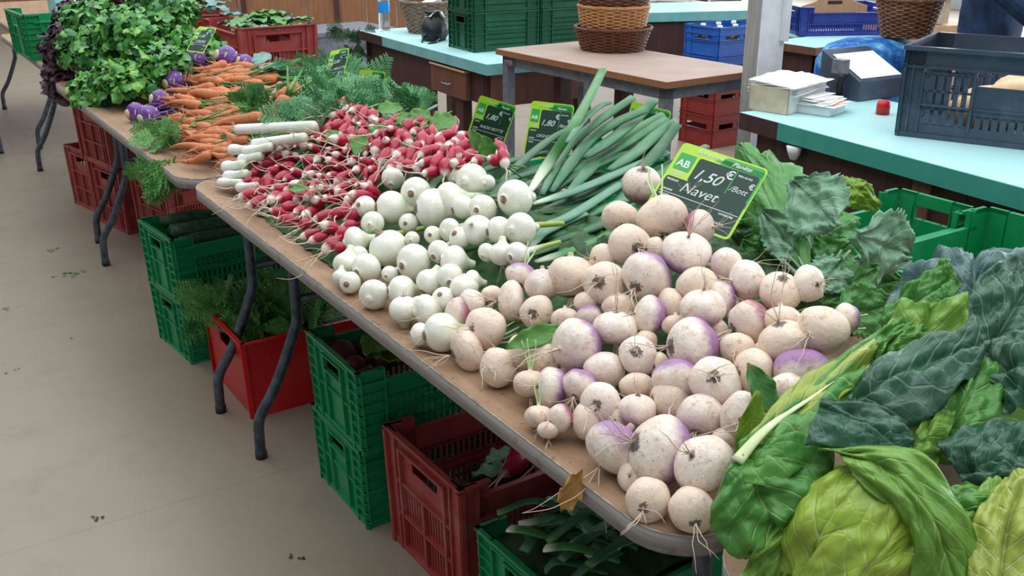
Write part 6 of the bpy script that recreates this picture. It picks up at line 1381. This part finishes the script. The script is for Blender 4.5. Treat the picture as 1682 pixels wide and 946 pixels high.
# paper and litter on the floor
bxo('sheet_of_card', (-.16, -.14, 0), (.20, .14, .006), 'paper', 'white card sheet lying on the floor behind the stack of green crates', 'card', at(372, 352, .0)+Vector((.05, .02, .0)), .25, bev=0)
for i, (x, y, n, s, mt, lab) in enumerate([(112,448,14,.022,'leaf_small','larger torn green sprig lying on the floor at the left'),(86,410,9,.016,'leaf_small','small green sprig on the floor, further back'),(12,505,5,.014,'leaf_small','tiny green scrap on the floor at the left edge'),(155,851,4,.012,'soil','crumb of soil on the floor at the lower left'),(478,916,5,.012,'soil','brown crumbs on the floor near the bottom edge'),(15,608,4,.010,'leaf_small','tiny leaf scrap on the floor, left edge lower down'),(118,555,2,.008,'soil','dark speck of soil on the floor')]):
    rr = random.Random(i); b = MB(); c = at(x, y, .004)
    for k in range(n): T = Matrix.Translation(c+Vector((rr.gauss(0, .035)*n/14, rr.gauss(0, .02)*n/14, 0))) @ Matrix.Rotation(rr.random()*6, 4, 'Z'); leaflet(b, T, s*rr.uniform(.6, 1.2)*.5, rr, 3)
    tag(b.build('floor_scrap', M[mt]), lab, 'litter', kind='stuff')
# ------------------------------------------------------------------ what is in the crates under the table
for i in range(9):
    rr = random.Random(i+40); b = MB(); b.lathe([(.02, -1.5), (.05, -1.2), (.3, -.95)]+[(math.cos(-PI/2+PI*k/14)*.95, math.sin(-PI/2+PI*k/14)) for k in range(3, 14)]+[(.2, 1.05), (.18, 1.4)], 18)
    o = b.build('beetroot', M['beet']); o.matrix_world = mw(Vector((.22+.075*(i % 4), -.40-.075*(i//4)+.01*rr.random(), .345+.02*rr.random())), basis((rr.uniform(-1, 1), rr.uniform(-.5, 1), .4)), rr.uniform(.028, .038)); tag(o, 'dull purple beetroot in the green crate under the table', 'beetroot', 'beetroots in the green crate')
for i in range(26):
    rr = random.Random(i+640); p = Vector((.24+.38*rr.random(), -.62+.12*rr.random(), .425+.035*rr.random())); a = -PI/2+rr.uniform(-1.2, 1.2); d = Vector((math.cos(a), math.sin(a), rr.uniform(-.5, .3)))
    o = leaf_obj('beet_leaf', M['leaf_small' if i % 2 else 'turnip_leaf_yellow'], p-d*.03, d, (0, 0, 1), .10, .075, bend=.5, ruffle=.2, seed=i, nu=10, nv=6, serr=.3); tag(o, 'crinkled green leaf hanging over the rim of the crate of beetroots', 'leaf', 'leaves in the beetroot crate')
for i in range(7):
    o = newobj('radish', RM[i % 4]); rr = random.Random(i+60); o.matrix_world = mw(Vector((.43+.035*i*.8, -.86+.03*(i % 3), .215 if i < 3 else .19)), basis((.9, .2, .2)), (2.0, 2.0, 2.2)); newobj('root_tail', RH[i % 5], o); tag(o, 'large pink radish lying in the dusty brown-red crate', 'radish', 'pink radishes in the brown-red crate')
for i in range(5):
    rr = random.Random(i+660); o = leaf_obj('radish_leaf', M['turnip_leaf_pale'], Vector((.36+.05*i, -.78+.02*(i % 2), .17)), (1, .3*rr.uniform(-1, 1), .1), (0, 0, 1), .11, .06, bend=.3, ruffle=.2, seed=i); tag(o, 'pale limp leaf in the dusty brown-red crate', 'leaf', 'limp leaves in the brown-red crate')
b = MB(); b.grid(lambda u, v: Vector((.24+.46*u, -.96+.24*v, .10+.05*nz((u*6, v*4, 1)))), 20, 14); tag(b.build('leaf_litter', M['soil']), 'dark leaves filling the bottom of the dusty brown-red crate', 'leaves', kind='stuff')
b = MB(); b.grid(lambda u, v: Vector((.21+.46*u, -1.355+.26*v, .245+.02*nz((u*6, v*4, 1)))), 20, 14); tag(b.build('leek_leaf_bed', M['leaf_dark']), 'packed dark leek leaves filling the near green crate', 'leaves', kind='stuff')
for i in range(46):
    rr = random.Random(i+700); p = Vector((rr.uniform(.24, .62), rr.uniform(-1.34, -1.11), .225+.05*rr.random())); a = rr.gauss(-.5, .5); d = Vector((math.cos(a), math.sin(a), rr.uniform(-.1, .35))); p.z += .04; L_ = rr.uniform(.12, .2); s = Vector((-d.y, d.x, 0))
    P = [p-d*L_*.5, p+s*rr.uniform(-.02, .02)+Vector((0, 0, .02)), p+d*L_*.5-Vector((0, 0, .01))]
    P = [Vector((max(.225, min(.65, q.x)), max(-1.345, min(-1.105, q.y)), q.z)) for q in P]
    b = MB(); b.tube([cr(P, k/12) for k in range(13)], [rr.uniform(.009, .014)]*13, 8, True, .35); o = b.build('leek_leaf', M[('stalk_dark', 'stalk_dark', 'stalk_blue', 'stalk')[i % 4]]); tag(o, 'flat dark green leek leaf in the green crate under the near corner', 'leaf', 'leek leaves in the near green crate')
fronds('carrot_frond_bunch', [(Vector((.22, .30, .235)), .06), (Vector((.35, .22, .23)), .07), (Vector((.30, .34, .23)), .05)], .14, 'carrot_leaf', 'mass of carrot tops filling the red tote and hanging over its left end', 'carrot greens', 100, 61, up=.1, grp=FG)
fronds('carrot_frond_bunch', [(Vector((.17, .36, .25)), .03)], .11, 'carrot_leaf', 'carrot tops spilling over the left corner of the red tote', 'carrot greens', 30, 62, up=.0, main=(-.8, .3, 0), grp=FG)
for i in range(8): o = newobj('carrot', CM[i % 5]); o.matrix_world = mw(Vector((.50+.02*(i % 3), .12+.035*i, .235+.01*(i % 2))), basis((-.9, .3, 0)), (.16, .16, .13)); tag(o, 'pale orange carrot at the right end of the red tote', 'carrot', 'carrots in the red tote')
b = MB(); b.grid(lambda u, v: Vector((.13+.52*u, .08+.32*v, .19+.03*nz((u*6, v*4, 1)))), 20, 14); tag(b.build('carrot_greens', M['leaf_dark']), 'dark bed of carrot leaves inside the red tote', 'leaves', kind='stuff')
for i in range(9):
    rr = random.Random(i+80); b = MB(); b.tube([(-.11, 0, 0), (-.10, 0, 0), (-.05, .004, 0), (0, .008, 0), (.06, .004, 0), (.10, 0, 0), (.115, -.003, 0), (.135, -.006, 0)], [.006, .020, .024, .025, .023, .019, .010, .009], 14); o = b.build('courgette', M['cab_dark'])
    o.matrix_world = Matrix.Translation((.20+.17*(i % 2)+.02*rr.random(), .60+.042*(i//2)+.0, .39+.012*(i % 3))) @ Matrix.Rotation(rr.uniform(-.25, .25), 4, 'Z'); tag(o, 'dark green courgette in the upper green crate left of the red tote', 'courgette', 'courgettes in the green crate')
b = MB(); b.box((.08, .56, .33), (.53, .80, .36)); tag(b.build('crate_liner', M['black'], smooth=False), 'dark liner under the courgettes in the upper green crate', 'liner')
# ------------------------------------------------------------------ light
w = bpy.data.worlds.new('overcast_sky'); S.world = w; w.use_nodes = True
bg = w.node_tree.nodes['Background']; bg.inputs[0].default_value = (.90, .95, 1, 1); bg.inputs[1].default_value = 1.0
def area(name, loc, rot, sx, sy, e, col):
    l = bpy.data.lights.new(name, 'AREA'); l.shape = 'RECTANGLE'; l.size = sx; l.size_y = sy; l.energy = e; l.color = col
    o = bpy.data.objects.new(name, l); COL.objects.link(o); o.location = loc; o.rotation_euler = rot
area('skylight', (1.6, 2.0, 4.03), (0, 0, 0), 6.5, 12, 360, (.93, .97, 1))
area('window_light', (12.7, 3.0, 2.0), (0, math.radians(90), 0), 2.8, 17, 950, (.86, .92, 1))
S.view_settings.view_transform = 'Standard'; S.view_settings.look = 'None'; S.view_settings.exposure = .18; S.view_settings.gamma = 1; S.view_settings.use_curve_mapping = False
